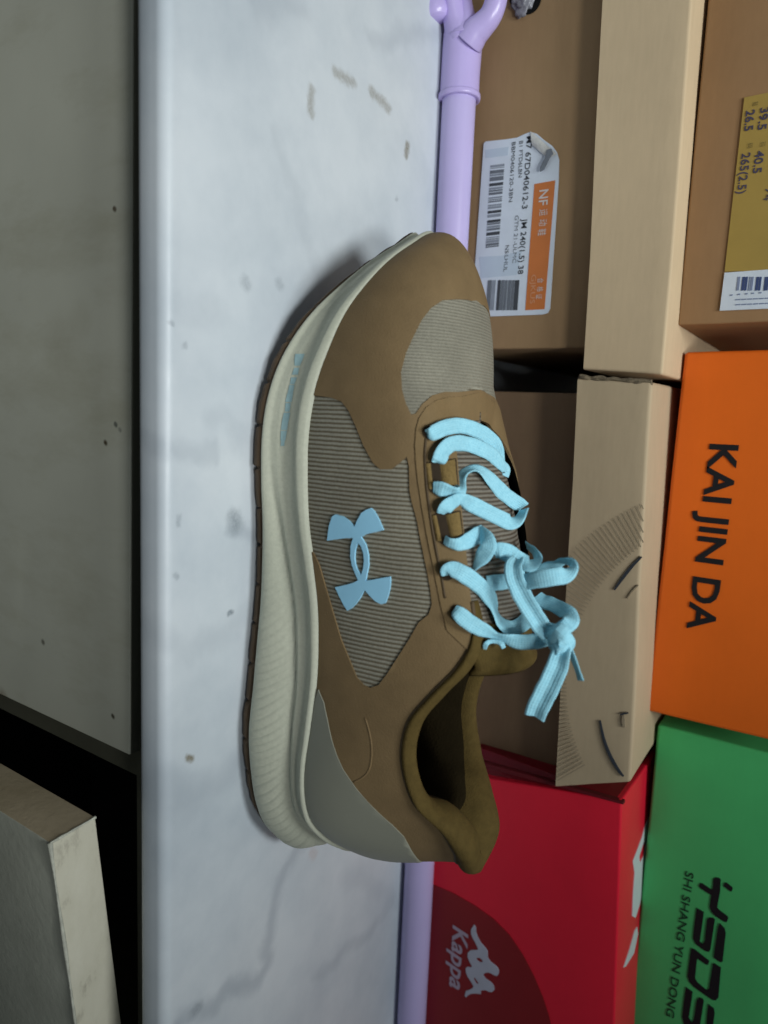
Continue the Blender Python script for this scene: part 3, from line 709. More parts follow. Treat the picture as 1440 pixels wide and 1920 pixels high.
prong('fork_prong', [(870, 74, 0.3695), (873, 48, 0.3700), (872, 20, 0.3710), (868, -10, 0.3720), (868, -60, 0.3720)], 0, [.0095, .0066, .0048, .0045, .0045])

# crushed, torn board where the two lids meet
tb = simple('torn_board', (0.16, 0.125, 0.08, 1), 0.9, 0.3, 300, 0.5)
random.seed(11)
for k, (o_, w_) in enumerate(((0.0, 0.0011), (3.0, 0.0008), (-2.5, 0.0007))):
    q = [(1086+i*10.5, 707+o_+i*0.75+random.uniform(-1.6, 1.6)) for i in range(14)]
    tube('torn_edge', [at_y(a, b, 0.3768+random.uniform(0, .001)) for a, b in q], [w_*random.uniform(.4, 1.2) for _ in q], tb, B0, 6, 3)

# ------------------------------------------------------------------ running shoe
SH = empty('running_shoe', (0.06, 0.265, 0)); tag(SH, 'brown and grey running shoe with light blue laces and cream sole on the marble counter', 'shoe')
def yc_(x):
    P = [(-0.09, .284), (-0.04, .274), (0.03, .270), (0.10, .262), (0.21, .257)]
    if x <= P[0][0]: return P[0][1]
    for (a, b), (c, d) in zip(P, P[1:]):
        if x <= c: return b+(d-b)*(x-a)/(c-a)
    return P[-1][1]
# lateral stations, heel to toe: bite point, midsole bottom, top edge, start handle, end handle, height fraction of the lower midsole ledge
W_ = lambda x, y, z: Vector((x, y, z))
ST = [
 (W_(.2000,.257,.0440),     W_(.2040,.257,.0130),     W_(.1880,.258,.0935),     (.003,0,.016),        (.005,0,-.016), .66),
 (at_y(634,1577,.239),      at_z(545,1576,.0105),     at_y(851,1594,.2460),     (.003,-.001,.016),    (.004,-.001,-.016), .66),
 (at_y(592,1543,.2275),     at_z(501,1543,.0080),     at_y(824,1550,.2375),     (.001,-.002,.014),    (.002,-.002,-.014), .66),
 (at_y(577,1500,.2235),     at_z(481,1503,.0065),     at_y(776,1503,.2300),     (0,-.002,.012),       (0,-.003,-.012), .66),
 (at_y(576,1440,.2225),     at_z(470,1440,.0060),     at_y(753,1425,.2280),     (0,-.002,.012),       (0,-.003,-.010), .66),
 (at_y(586,1370,.2240),     at_z(466,1370,.0060),     at_y(764,1355,.2280),     (0,-.002,.012),       (0,-.003,-.012), .64),
 (at_y(597,1280,.2255),     at_z(474,1285,.0060),     at_y(806,1302,.2310),     (0,-.002,.015),       (0,-.004,-.014), .62),
 (at_y(600,1200,.2265),     at_z(482,1199,.0060),     at_y(856,1250,.2360),     (0,-.002,.020),       (0,-.006,-.016), .58),
 (at_y(598,1130,.2265),     at_z(489,1130,.0060),     at_y(886,1190,.2400),     (0,-.002,.024),       (0,-.010,-.015), .53),
 (at_y(590,1060,.2265),     at_z(493,1060,.0060),     at_y(880,1110,.2400),     (0,-.002,.026),       (0,-.012,-.013), .44),
 (at_y(580,980,.2265),      at_z(493,980,.0060),      at_y(871,1025,.2410),     (0,-.002,.027),       (-.001,-.013,-.012), .34),
 (at_y(577,900,.2262),      at_z(489,900,.0060),      at_y(863,955,.2420),      (0,-.002,.027),       (-.002,-.014,-.010), .24),
 (at_y(579,815,.2265),      at_z(490,815,.0065),      at_y(857,890,.2440),      (0,-.002,.027),       (-.005,-.014,-.009), .20),
 (at_y(592,735,.2290),      at_z(503,735,.0075),      at_y(852,850,.2470),      (-.001,-.002,.027),   (-.011,-.016,-.006), .19),
 (at_y(617,660,.2335),      at_z(534,658,.0105),      at_y(848,822,.2500),      (-.002,-.002,.027),   (-.017,-.016,-.004), .19),
 (at_y(655,580,.2400),      at_z(590,582,.0180),      at_y(850,804,.2545),      (-.003,-.002,.026),   (-.024,-.015,-.003), .19),
 (at_y(716,505,.2500),      at_z(678,505,.0290),      at_y(862,794,.2590),      (-.003,-.002,.025),   (-.030,-.011,-.002), .19),
 (at_y(772,461,.2650),      at_z(742,462,.0360),      at_y(878,790,.2650),      (-.003,-.001,.023),   (-.034,-.006,-.001), .19),
 (W_(-.0815,.284,.0510),    W_(-.0830,.284,.0400),    at_y(895,788,.2720),      (-.003,0,.022),       (-.036,0,0), .19),
]
def mir(v): return Vector((v.x, 2*yc_(v.x)-v.y, v.z))
loop = []
for s in ST:
    loop.append((s[0], s[1], s[2], Vector(s[3]), Vector(s[4]), s[5]))
for k_, s in list(enumerate(ST))[-2:0:-1]:
    t3 = mir(s[2])
    if 1 < k_ < 7: t3 += Vector((0, -0.002, -0.003))
    loop.append((mir(s[0]), mir(s[1]), t3, Vector((s[3][0], -s[3][1], s[3][2])), Vector((s[4][0], -s[4][1], s[4][2])), s[5]))
flat = [[*a, *b, *c, *d, *e, f] for a, b, c, d, e, f in loop]
NS = len(flat)                       # 36 stations round the shoe
def station(t):
    """t in [0,1) round the shoe: 0 heel, .5 toe"""
    u = (t % 1.0)*NS; i = int(u); k = u-i
    g = [cr(a, b, c, d, k) for a, b, c, d in zip(flat[(i-1) % NS], flat[i % NS], flat[(i+1) % NS], flat[(i+2) % NS])]
    return Vector(g[0:3]), Vector(g[3:6]), Vector(g[6:9]), Vector(g[9:12]), Vector(g[12:15]), g[15]
def S(t, v):
    P0, B_, P3, h0, h1, _ = station(t)
    P1 = P0+h0; P2 = P3+h1; w = 1-v
    return P0*w**3 + P1*3*w*w*v + P2*3*w*v*v + P3*v**3
def Sn(t, v):
    v = min(max(v, 0.0), 1.0); e = 1e-3
    v0, v1 = max(0, v-e), min(1, v+e)
    a = S(t+e, v)-S(t-e, v); b = S(t, v1)-S(t, v0); n = a.cross(b)
    if n.length < 1e-12: n = Vector((0, 0, 1))
    n.normalize()
    return n
p_ = S(0.25, 0.4); s_ = -1 if Sn(0.25, 0.4).y > 0 else 1
def fS(t, v):
    return S(t, min(1, max(0, v))), Sn(t, v)*s_

# base shell (knit), closed ring; parameter lookup for tracing panels
NT_, NV = 288, 40
V = [S(i/NT_, j/NV) for j in range(NV+1) for i in range(NT_)]
F = []; TRI = []; 
for j in range(NV):
    for i in range(NT_):
        a = j*NT_+i; b = j*NT_+(i+1) % NT_; F.append((a, b, b+NT_, a+NT_))
        TRI.append((a, b, b+NT_)); TRI.append((a, b+NT_, a+NT_))
bvh = BVHTree.FromPolygons(V, TRI)
def tv(px, py):
    """where the line of sight through a pixel meets the upper, as (t, v)"""
    r = ray(px, py); loc, nrm, idx, d = bvh.ray_cast(EYE, r)
    if idx is None:
        best = None
        for k in range(60):
            q = EYE+r*(0.22+0.2*k/59); l2, n2, i2, d2_ = bvh.find_nearest(q)
            if best is None or d2_ < best[0]: best = (d2_, l2, i2)
        loc, idx = best[1], best[2]
    q = idx//2; j, i = divmod(q, NT_); tri = TRI[idx]
    t0, t1, v0, v1 = i/NT_, (i+1)/NT_, j/NV, (j+1)/NV
    uv = ((t0, v0), (t1, v0), (t1, v1)) if idx % 2 == 0 else ((t0, v0), (t1, v1), (t0, v1))
    w = geometry.barycentric_transform(loc, V[tri[0]], V[tri[1]], V[tri[2]], *[Vector((*k, 0)) for k in uv])
    return (w.x, w.y)
LT, LV = 0.74, 0.075                # rough lengths, to keep the parameter plane roughly metric
sc = lambda L_: [(a*LT, b*LV) for a, b in L_]
def wrap(L_):                        # heel centred
    return [((a-1 if a > .5 else a), b) for a, b in L_]
fmap = lambda a, b: fS(a/LT, b/LV)
def dense(L_, n=5): return spline(L_, n, True)
upper = mesh('upper', V, F, M['knit'], SH); recalc(upper)

# traced outlines
side = [(593,742),(621,746),(641,753),(655,771),(669,802),(683,837),(700,868),(714,880),(735,880),(750,868),(763,857),(767,875),(768,920),(772,940),(782,976),(791,1024),(801,1072),(807,1104),(810,1133),(804,1151),(785,1167),(769,1196),(747,1231),(727,1263),(711,1284),(695,1289),(683,1284),(670,1270),(657,1238),(641,1199),(628,1155),(612,1100),(600,1059),(589,1036)]
sideTV = [tv(*p) for p in side]
low = tv(588, 1033)
sideTV = sideTV + [(low[0]+(sideTV[0][0]-low[0])*k/14, -0.02) for k in range(0, 15)]
medTV = [(1-a, b) for a, b in sideTV][::-1]
vamp = [(874,563),(855,562),(829,564),(808,578),(791,600),(775,632),(761,663),(752,698),(754,732),(761,757),(771,778),(779,776),(791,758),(808,743),(832,735),(858,735)]
vTV = [tv(*p) for p in vamp]
vTV = [p for p in vTV if p[0] < 0.5]
vTV = vTV + [(1-a, b) for a, b in vTV[::-1]]
ntl = 160
out = [(k/ntl-0.5+0.5, 0.0) for k in range(ntl)] + [(1.0, k/14) for k in range(14)] + [(1-k/ntl, 1.0) for k in range(ntl)] + [(0.0, 1-k/14) for k in range(14)]
brown = plate('overlay', sc(out), [sc(sideTV), sc(medTV), sc(vTV)], fmap, 0.0007, M['brown'], SH, 0.0035)
plate('toe_mesh', sc(vTV), [], fmap, 0.0003, M['knit_vamp'], SH, 0.0030, False)
# heel counter film
hc = [(600,1292),(603,1300),(610,1316),(617,1350),(624,1384),(634,1415),(646,1442),(671,1478),(704,1514),(736,1543),(758,1565),(768,1583)]
hTV = wrap([tv(*p) for p in hc])
hTV = [p for p in hTV if p[0] > 0.0]
hv = hTV[-1][1]
poly = hTV + [(0.012, hv+0.0), (0.0, hv+0.005), (-0.012, hv)] + [(-a, b) for a, b in hTV[::-1]] 
n0 = hTV[0][0]
poly += [(-n0+2*n0*k/40, 0.0) for k in range(1, 40)]
plate('heel_film', sc(poly), [], fmap, 0.0012, M['heel'], SH, 0.0035)
# eyestay overlay along the throat
ey_out = [(858,1252),(848,1215),(838,1180),(826,1130),(818,1090),(810,1050),(800,1000),(791,950),(784,905),(780,870),(778,835),(780,805),(785,785),(797,765),(815,752),(838,745),(862,744)]
eTV = [tv(*p) for p in ey_out]; eTV = [p for p in eTV if p[0] < .5]
n_in = 60; ts = eTV[0][0]
inner = [(ts+(1-2*ts)*k/n_in, 1.0) for k in range(n_in+1)]
eTV = [(ts, 1.0)] + eTV[1:] + [(1-a, b) for a, b in eTV[:0:-1]] + inner[::-1][:-1]
plate('eyestay', sc(eTV), [], fmap, 0.0012, M['brown_eyestay'], SH, 0.003)

# blue emblem on the side
L2 = lambda L_: [(440+a/3.13, 880+b/3.13) for a, b in L_]
logo = [(550,418),(555,380),(562,330),(580,275),(600,263),(640,275),(680,303),(710,338),(725,300),(750,255),(780,235),(805,226),(825,245),(850,290),(878,355),(830,368),(775,380),(748,397),(775,440),(790,500),(792,560),(780,620),(775,652),(830,643),(880,633),(918,628),(920,660),(915,700),(905,740),(890,782),(865,788),(830,770),(795,735),(768,703),(745,750),(715,790),(690,815),(668,827),(645,790),(620,740),(597,690),(650,678),(700,665),(732,648),(712,605),(695,560),(686,510),(688,450),(702,402),(660,402),(600,410)]
hole = [(729,428),(714,470),(710,515),(714,555),(727,590),(748,620),(760,585),(766,540),(762,490),(748,450)]
plate('emblem', sc([tv(*p) for p in L2(logo)]), [sc([tv(*p) for p in L2(hole)])], fmap, 0.0010, M['logo'], SH, 0.003)
# raised seam on the heel side
sm = [(686,1345),(694,1372),(698,1400),(697,1425),(692,1444),(680,1457),(664,1465)]
def on(px, py, off=0.0008):
    a = tv(px, py); p, n = fS(*a); return p+n*off
tube('raised_seam', [on(*p, off=0.00055) for p in sm], 0.00045, M['brown'], SH, 6, 4)
# groove line inside the eyestay
gl = [(856,1208),(846,1170),(835,1120),(826,1070),(814,1010),(806,960),(800,915),(797,880),(796,845),(799,815),(804,800)]
gt = simple('brown_groove', (0.085, 0.055, 0.026, 1), 0.7, 0.1, 80, 0.1)
tube('stitched_groove', [on(*p, off=0.00125) for p in gl[2:]], 0.00055, gt, SH, 6, 4)

# ---- midsole
NM, NR = 2100, 36
def mid_off(r, r0):
    if r < r0:
        q = r/r0; return (0.0030*math.sin(math.pi*q**0.7) - 0.0026*q**3)*min(1, r0/0.45)**1.5 + 0.0006
    q = (r-r0)/(1-r0)
    k0 = min(1, r0/0.45)**1.5; base = 0.0006-0.0022*k0+(0.0004+0.0026*k0)*min(1, q*6) 
    if q < .72: return base - 0.0022*math.sin(math.pi*q/.72)
    return 0.0014+0.0009*math.sin(math.pi*min(1, (q-.72)/.24)**0.7) if q < .96 else 0.0014*(1-(q-.96)/.04)
Vm = []; 
def outward(t):
    a = station(t-.004)[0]; b = station(t+.004)[0]; d = b-a; n = Vector((d.y, -d.x, 0)); n.normalize()
    c = station(t)[0]-Vector((0.06, 0.265, 0))
    return n if n.x*c.x+n.y*c.y > 0 else -n
rows = []
for i in range(NM):
    t = i/NM; P0, B_, P3, h0, h1, r0 = station(t); n = outward(t)
    s = P0.x
    side_w = min(1, max(0, (s-0.045)/0.09))
    toe = min(1, max(0, 1-(P0.z-B_.z)/0.02))
    for j in range(NR+1):
        r = j/NR
        p = B_.lerp(P0, r)
        o = mid_off(r, r0)*(1-0.75*toe)
        if r < r0 and side_w > 0:
            q = r/r0
            ph = (p.x + 0.0125*q*q)/0.0040 + 0.3*math.sin(p.x*170)
            fr = ph-math.floor(ph); g_ = math.exp(-((fr-0.5)/0.13)**2); ramp_ = (fr-0.5) if fr > 0.5 else 0
            w_q = min(1, max(0, (q-0.12)/0.15))*min(1, max(0, (0.97-q)/0.2))
            o += side_w*w_q*(0.00035*ramp_-0.00036*g_)
        # a rounded lower edge
        if r < 0.10: o -= 0.0016*(1-r/0.10)**2
        p = p+n*o
        rows.append(p)
    # inner lip that disappears under the upper
    rows.append(P0 + Vector((0, 0, 0.0005)) - n*0.0006)
    rows.append(P0 - n*0.006 - Vector((0, 0, 0.002)))
    rows.append(B_ - n*0.004)
C_ = NR+4
F = []
for i in range(NM):
    i2 = (i+1) % NM
    for j in range(C_-1):
        if j == C_-2: continue
        a = i*C_+j; b = i2*C_+j; F.append((a, b, b+1, a+1))
    a = i*C_; b = i2*C_; F.append((a, i*C_+C_-1, i2*C_+C_-1, b))
F.append(tuple(i*C_+C_-1 for i in range(NM)))
mid = mesh('midsole', rows, F, M['midsole'], SH); recalc(mid)
# faint blue print on the forefoot wall
def msurf(a, b):
    t = a/LT; r = b; P0, B_, P3, h0, h1, r0 = station(t); n = outward(t); return B_.lerp(P0, r)+n*(mid_off(r, r0)), n
mb = BVHTree.FromPolygons([v.copy() for v in rows], [f for f in F if len(f) == 4])
def mt(px, py):
    loc, nrm, idx, d = mb.ray_cast(EYE, ray(px, py)); return loc, nrm
def mdec(name, quad, lift=0.0003):
    Vq = []; n_ = 6
    for i in range(n_+1):
        for j in range(n_+1):
            u, v = i/n_, j/n_
            a = (quad[0][0]*(1-u)+quad[1][0]*u, quad[0][1]*(1-u)+quad[1][1]*u); b = (quad[3][0]*(1-u)+quad[2][0]*u, quad[3][1]*(1-u)+quad[2][1]*u)
            q = (a[0]*(1-v)+b[0]*v, a[1]*(1-v)+b[1]*v); loc, nrm = mt(*q)
            nrm = nrm if nrm.dot(EYE-loc) > 0 else -nrm
            Vq.append(loc+nrm*lift)
    Fq = [(i*(n_+1)+j, (i+1)*(n_+1)+j, (i+1)*(n_+1)+j+1, i*(n_+1)+j+1) for i in range(n_) for j in range(n_)]
    o = mesh(name, Vq, Fq, M['blue_faint'], SH); recalc(o)
ctr = [(563,664,11),(560,676,10),(557,690,6),(552,708,6),(548,722,6),(545,737,7),(541,756,7),(539,774,6),(535,792,7),(533,808,6),(531,826,5),(530,840,4)]
for (a, b, w), (c, d, w2) in zip(ctr, ctr[1:]):
    k = random.choice((0.72, 0.9, 0.97, 1.0)); w *= random.uniform(.7, 1.05); w2 *= random.uniform(.7, 1.05)
    mdec('printed_mark', [(a-w, b), (a+w, b), (a+(c-a)*k+w2, b+(d-b)*k), (a+(c-a)*k-w2, b+(d-b)*k)])

# ---- outsole with separate lugs
NO = 900; rows = []
def lug(x):
    q = (x-0.004)/0.0175; f = q-math.floor(q)
    return 0.0 if f < 0.08 else 1.0
for i in range(NO):
    t = i/NO; P0, B_, P3, h0, h1, r0 = station(t); n = outward(t)
    w_ = noise.noise(Vector((B_.x*160, B_.y*160, 0)))*0.0005
    L1 = lug(B_.x+noise.noise(B_*30)*0.004)
    o1 = 0.0008+w_ - (1-L1)*0.0016
    drop = 0.0062 if B_.z > 0.0062 else B_.z
    drop = min(drop, B_.z)-0.0003
    rows.append(B_ - n*0.001 + Vector((0, 0, 0.001)))
    rows.append(B_ + n*(o1+0.0002) - Vector((0, 0, 0.0006)))
    rows.append(B_ + n*(o1-0.0018) - Vector((0, 0, drop*0.8)))
    rows.append(B_ + n*(o1-0.0040) - Vector((0, 0, drop)))
    rows.append(B_ - n*0.020 - Vector((0, 0, drop*0.9)))
F = []
for i in range(NO):
    i2 = (i+1) % NO
    for j in range(4): F.append((i*5+j, i2*5+j, i2*5+j+1, i*5+j+1))
F.append(tuple(i*5+4 for i in range(NO)))
outs = mesh('outsole', rows, F, M['outsole'], SH); recalc(outs)

# ---- padded collar, lining and footbed
tc0 = 8.8/NS; NC = 180; cv = []; NB = 22
lin = []
for i in range(NC+1):
    t = -tc0 + 2*tc0*i/NC
    P0, B_, P3, h0, h1, _ = station(t); n = outward(t); f = abs(t)/tc0
    hh = 0.0040*min(1, (1-f)*4+0.25) + 0.0060*max(0, 1-f*3.0)**1.2          # taller at the heel tab
    back = max(0, 1-f*2.3); back = back*back*(3-2*back)
    rr = 0.0042
    e = min(1, (1-f)*8+0.35)
    A_ = P3 - n*0.0006 - Vector((0, 0, 0.0012))
    B1 = P3 + n*(0.0020+0.0012*back)*e + Vector((0, 0, hh*0.55))
    Cc = P3 + n*(0.0012*back-0.0015) + Vector((0, 0, hh*1.1+0.0006))
    D1 = P3 - n*(0.0050+0.0075*back) + Vector((0, 0, hh*0.90-0.002*back))
    E1 = P3 - n*(0.0066+0.0105*back) - Vector((0, 0, 0.003+0.006*back))
    F1 = P3 - n*(0.0050+0.003*back) - Vector((0, 0, 0.024)); F1.z = max(F1.z, 0.052)
    G1 = P0 - n*0.006; G1.z = 0.046
    sp_ = spline([A_, B1, Cc, D1, E1, F1, G1], 4)
    cv.append([Vector(q) for q in sp_])
def strip(name, G_, cut0, cut1, mat):
    g = [r[cut0:cut1] for r in G_]; n_ = len(g[0]); Vs = [p for r in g for p in r]
    Fs = [(i*n_+j, (i+1)*n_+j, (i+1)*n_+j+1, i*n_+j+1) for i in range(len(g)-1) for j in range(n_-1)]
    o = mesh(name, Vs, Fs, mat, SH); recalc(o); return o
strip('collar', cv, 0, 16, M['brown_knit'])
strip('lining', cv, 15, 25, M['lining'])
# piping bead in the seam between collar and overlay
bead = []
for i in range(0, NC+1, 2):
    t = -tc0+2*tc0*i/NC; P0, B_, P3, *_r = station(t); bead.append(P3+outward(t)*0.0002+Vector((0, 0, 0.0006)))
tube('collar_piping', bead, 0.0011, gt, SH, 8, 2)
# footbed
fb_ = []
for i in range(72):
    t = i/72; P0, *_r = station(t); q = P0-outward(t)*0.005; q.z = 0.044; fb_.append(q)
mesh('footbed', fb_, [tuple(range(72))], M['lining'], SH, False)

# ---- tongue
x0t, x1t = -0.004, 0.0985; NX, NW = 90, 26; Vt = []
topL = []; 
def edge_at(x):
    """lateral and medial top edge at x"""
    best = min((abs(station(k/400)[2].x-x), k) for k in range(60, 200))
    a = station(best[1]/400)[2]
    return a, Vector((a.x, 2*yc_(a.x)-a.y, a.z))
for i in range(NX+1):
    f = i/NX; x = x0t+(x1t-x0t)*f
    a, b = edge_at(min(x, 0.088))
    lift = -0.004+0.0075*f+ (max(0, x-0.080))*0.42
    for j in range(NW+1):
        g = j/NW; nar = max(0, x-0.070)*9; y = a.y+(b.y-a.y)*((g-0.5)*(1.14-nar)+0.5); z = a.z*(1-g)+b.z*g
        crown = math.sin(math.pi*g)**0.8
        zz = z + lift*1.0 + (0.0055+0.003*f)*crown - 0.006*(1-crown)
        if i > NX-5: zz -= (i-(NX-5))**2*0.00022
        Vt.append(Vector((x, y, zz)))
tng_n = int(NX*0.80)
def tstrip(name, i0, i1, mat, off=0.0):
    Vs = [Vt[i*(NW+1)+j]+Vector((0, 0, off)) for i in range(i0, i1+1) for j in range(NW+1)]; n_ = NW+1
    Fs = [(i*n_+j, (i+1)*n_+j, (i+1)*n_+j+1, i*n_+j+1) for i in range(i1-i0) for j in range(NW)]
    o = mesh(name, Vs, Fs, mat, SH); recalc(o)
    md = o.modifiers.new('thick', 'SOLIDIFY'); md.thickness = 0.004; md.offset = -1
    return o
tstrip('tongue', 0, tng_n, M['knit_tongue'])
tstrip('tongue_pad', tng_n, NX, M['brown_knit'], 0.0006)
# plain black sheet along the far edge of the tongue
bl = []
for i in range(24):
    f = i/23; x = 0.004+0.075*f; a, b = edge_at(x); bl.append((Vector((x, b.y-0.0100, b.z+0.0045+0.0040*f)), Vector((x, b.y+0.001, b.z-0.004))))
mesh('black_strip', [p for q in bl for p in q], [(2*i, 2*i+2, 2*i+3, 2*i+1) for i in range(23)], M['black'], SH)

# ---- webbing loops in the eyestay slots
def patch(name, quad, bulge, mat, y0, ribs=0):
    Vq = []; n_ = 12
    for i in range(n_+1):
        for j in range(n_+1):
            u, v = i/n_, j/n_
            a = (quad[0][0]*(1-u)+quad[1][0]*u, quad[0][1]*(1-u)+quad[1][1]*u); b = (quad[3][0]*(1-u)+quad[2][0]*u, quad[3][1]*(1-u)+quad[2][1]*u)
            q = (a[0]*(1-v)+b[0]*v, a[1]*(1-v)+b[1]*v)
            p = on(*q, off=0.0017+bulge*math.sin(math.pi*u)**0.7*(0.7+0.3*math.sin(math.pi*v)))
            Vq.append(p)
    Fq = [(i*(n_+1)+j, (i+1)*(n_+1)+j, (i+1)*(n_+1)+j+1, i*(n_+1)+j+1) for i in range(n_) for j in range(n_)]
    o = mesh(name, Vq, Fq, mat, SH); recalc(o); return o
slot = simple('slot_shade', (0.030, 0.018, 0.008, 1), 0.9, 0.2, 200, 0.2)  # shade inside slots and eyelets, given as a flat dark colour
for q in ([(800,868),(850,862),(856,912),(806,920)], [(812,964),(860,958),(866,1002),(822,1016)]):
    patch('webbing_slot', q, 0.0, slot, 0)
    w0 = [(q[0][0]+22, q[0][1]+2), (q[1][0]-2, q[1][1]+2), (q[2][0]-2, q[2][1]-2), (q[3][0]+22, q[3][1]-4)]
    patch('webbing_loop', w0, 0.0014, M['brown_web'], 0)
    w1 = [(q[0][0]-3, q[0][1]+2), (q[0][0]+6, q[0][1]+2), (q[3][0]+6, q[3][1]-2), (q[3][0]-3, q[3][1]-2)]
    patch('webbing_stitch', w1, 0.0006, M['brown_web'], 0)

# eyelets
obst = BVHTree.FromObject(brown, bpy.context.evaluated_depsgraph_get())
VV = [v.co.copy() for v in upper.data.vertices]; FF = [tuple(p.vertices) for p in upper.data.polygons]
for ob in [o for o in SH.children if o.type == 'MESH' and o.name.split('.')[0] in ('tongue', 'tongue_pad', 'collar', 'eyestay', 'webbing_loop')]:
    b_ = len(VV); VV += [v.co.copy() for v in ob.data.vertices]; FF += [tuple(b_+i for i in p.vertices) for p in ob.data.polygons]
obst = BVHTree.FromPolygons(VV, FF)
for (a, b) in ((804, 811), (822, 864), (817, 914), (830, 963), (837, 1011), (838, 1076), (857, 1146)):
    loc, nrm, i_, d_ = obst.ray_cast(EYE, ray(a, b)); nrm = nrm if nrm.dot(EYE-loc) > 0 else -nrm
    c_ = nrm.orthogonal().normalized(); e_ = nrm.cross(c_)
    Vh = [loc+nrm*0.0005+c_*math.cos(k*math.pi/8)*0.0026+e_*math.sin(k*math.pi/8)*0.0026 for k in range(16)]
    o_ = mesh('eyelet', Vh, [tuple(range(16))], slot, SH, False)
# ---- laces: flat tapes, each drawn through points (px, py, depth y, twist in degrees)
def tape(name, pts, width=0.0062, thick=0.0007, cup=0.0, n=10, taper=False):
    raw = []
    for qi, q in enumerate(pts):
        p = at_y(q[0], q[1], q[2]); r = ray(q[0], q[1]); h_ = obst.ray_cast(EYE, r)
        gap = 0.0014 if qi in (0, len(pts)-1) else 0.0030
        if h_[0] is not None and (p-EYE).length > h_[3]-gap: p = EYE+r*(h_[3]-gap)
        raw.append((*p, q[3] if len(q) > 3 else 0.0, (q[4] if len(q) > 4 else 1.0)))
    Sx = spline(raw, n); N = len(Sx); V = []; F = []; uvs = []
    NWd = 8; dist = 0; prev = None; top = []; bot = []
    lastn = None
    for i, s in enumerate(Sx):
        p = Vector(s[:3]); a = Vector(Sx[max(i-1, 0)][:3]); b = Vector(Sx[min(i+1, N-1)][:3]); T = (b-a).normalized()
        vw = (EYE-p).normalized(); sd = T.cross(vw)
        if sd.length < 1e-4: sd = lastn or T.orthogonal()
        sd.normalize(); nn = sd.cross(T).normalized()
        if lastn is not None and False: pass
        lastn = sd.copy()
        q = Matrix.Rotation(math.radians(s[3]+14*noise.noise(p*170+Vector((5, 0, 0)))), 3, T); sd = q @ sd; nn = q @ nn
        if prev is not None: dist += (p-prev).length
        prev = p; w = width*s[4]*(1+0.07*noise.noise(p*260))
        rt = []; rb = []
        for k in range(NWd+1):
            u = k/NWd*2-1; h = cup*width*(abs(u)**0.9)
            e = thick*0.5*math.sqrt(max(0.0, 1-abs(u)**9))+0.00004
            c = p + sd*(u*w*0.5) + nn*h
            rt.append(c+nn*e); rb.append(c-nn*e)
        ring = rt+rb[::-1]
        for k, c in enumerate(ring):
            V.append(c); uvs.append(((k if k <= NWd else 2*NWd+1-k)/NWd, dist))
    R = 2*(NWd+1)
    for i in range(N-1):
        for k in range(R):
            F.append((i*R+k, i*R+(k+1) % R, (i+1)*R+(k+1) % R, (i+1)*R+k))
    F.append(tuple(range(R))[::-1]); F.append(tuple((N-1)*R+k for k in range(R)))
    me = bpy.data.meshes.new(name); me.from_pydata([tuple(v) for v in V], [], F); me.update()
    ul = me.uv_layers.new(name='UVMap')
    for lp in me.loops: ul.data[lp.index].uv = uvs[lp.vertex_index]
    o = link(name, me, M['lace'], LC); recalc(o)
    return o
LC = empty('laces', (0.06, 0.26, 0.1)); LC.parent = SH; LC.matrix_parent_inverse = SH.matrix_world.inverted()
# across the throat, from the toe upwards
tape('lace', [(801,811,.2475,60,.5),(809,813,.2460,15,.9),(834,802,.2470,0,1),(862,798,.2520,-5,1),(890,805,.2600,-10,1),(912,817,.2680,-12,1),(928,835,.2740,-20,1),(935,860,.2800,-35,1),(936,880,.2860,-50,.8)], cup=0.02)
tape('lace', [(818,866,.2450,50,.7),(824,860,.2440,20,.95),(833,842,.2455,30,1),(852,831,.2490,10,1),(878,833,.2560,-10,1),(903,842,.2620,-15,1),(922,853,.2690,-25,1),(937,868,.2750,-35,.9),(949,880,.2800,-50,.8),(946,893,.2850,-40,.6)], cup=0.05)
tape('lace', [(813,913,.2430,30,.7),(828,917,.2425,30,1),(845,921,.2440,40,.9),(860,922,.2460,30,.85),(864,905,.2480,-30,.75),(870,888,.2500,-50,.95),(885,880,.2540,-55,1),(901,883,.2580,-50,1),(920,899,.2630,-38,1),(940,921,.2680,-25,1),(961,938,.2740,-10,1),(981,950,.2800,30,.95)], cup=0.04)
tape('lace', [(826,962,.2430,40,.6),(834,953,.2425,30,.95),(848,942,.2440,20,.85),(864,935,.2455,10,.75),(884,945,.2490,0,1),(910,958,.2550,0,1),(935,970,.2610,0,1),(957,979,.2670,-10,1.05),(973,972,.2730,-45,1),(983,956,.2780,-60,.9)], cup=0.03)
tape('lace', [(834,1012,.2420,40,.6),(843,1018,.2415,50,.8),(861,1020,.2420,35,.9),(881,1012,.2440,15,1),(897,1002,.2470,5,1),(908,994,.2500,5,.8)], cup=0.0)
tape('lace', [(900,996,.2480,30,.8),(912,1010,.2450,20,1),(915,1026,.2440,10,1.05),(905,1043,.2440,15,1),(895,1057,.2450,35,.7),(889,1068,.2480,55,.4)], cup=0.0)
tape('lace', [(834,1078,.2410,40,.5),(838,1070,.2400,15,.85),(852,1068,.2400,0,1),(872,1078,.2415,0,1.05),(893,1093,.2440,0,1.05),(912,1111,.2470,-10,1.0),(924,1132,.2500,-40,.9),(929,1150,.2520,-58,.9),(938,1167,.2540,-50,.9),(956,1178,.2560,-20,.95),(976,1172,.2600,10,1),(992,1157,.2650,20,1),(1004,1140,.2700,30,.9)], cup=0.02)
tape('lace', [(853,1142,.2395,30,.6),(860,1150,.2390,0,.95),(879,1166,.2400,0,1.0),(903,1180,.2420,10,.95),(926,1191,.2440,40,.8),(948,1197,.2460,55,.9),(972,1203,.2480,20,1),(998,1203,.2500,5,1.0),(1020,1198,.2530,5,.95),(1040,1192,.2560,20,.9)], cup=0.03)
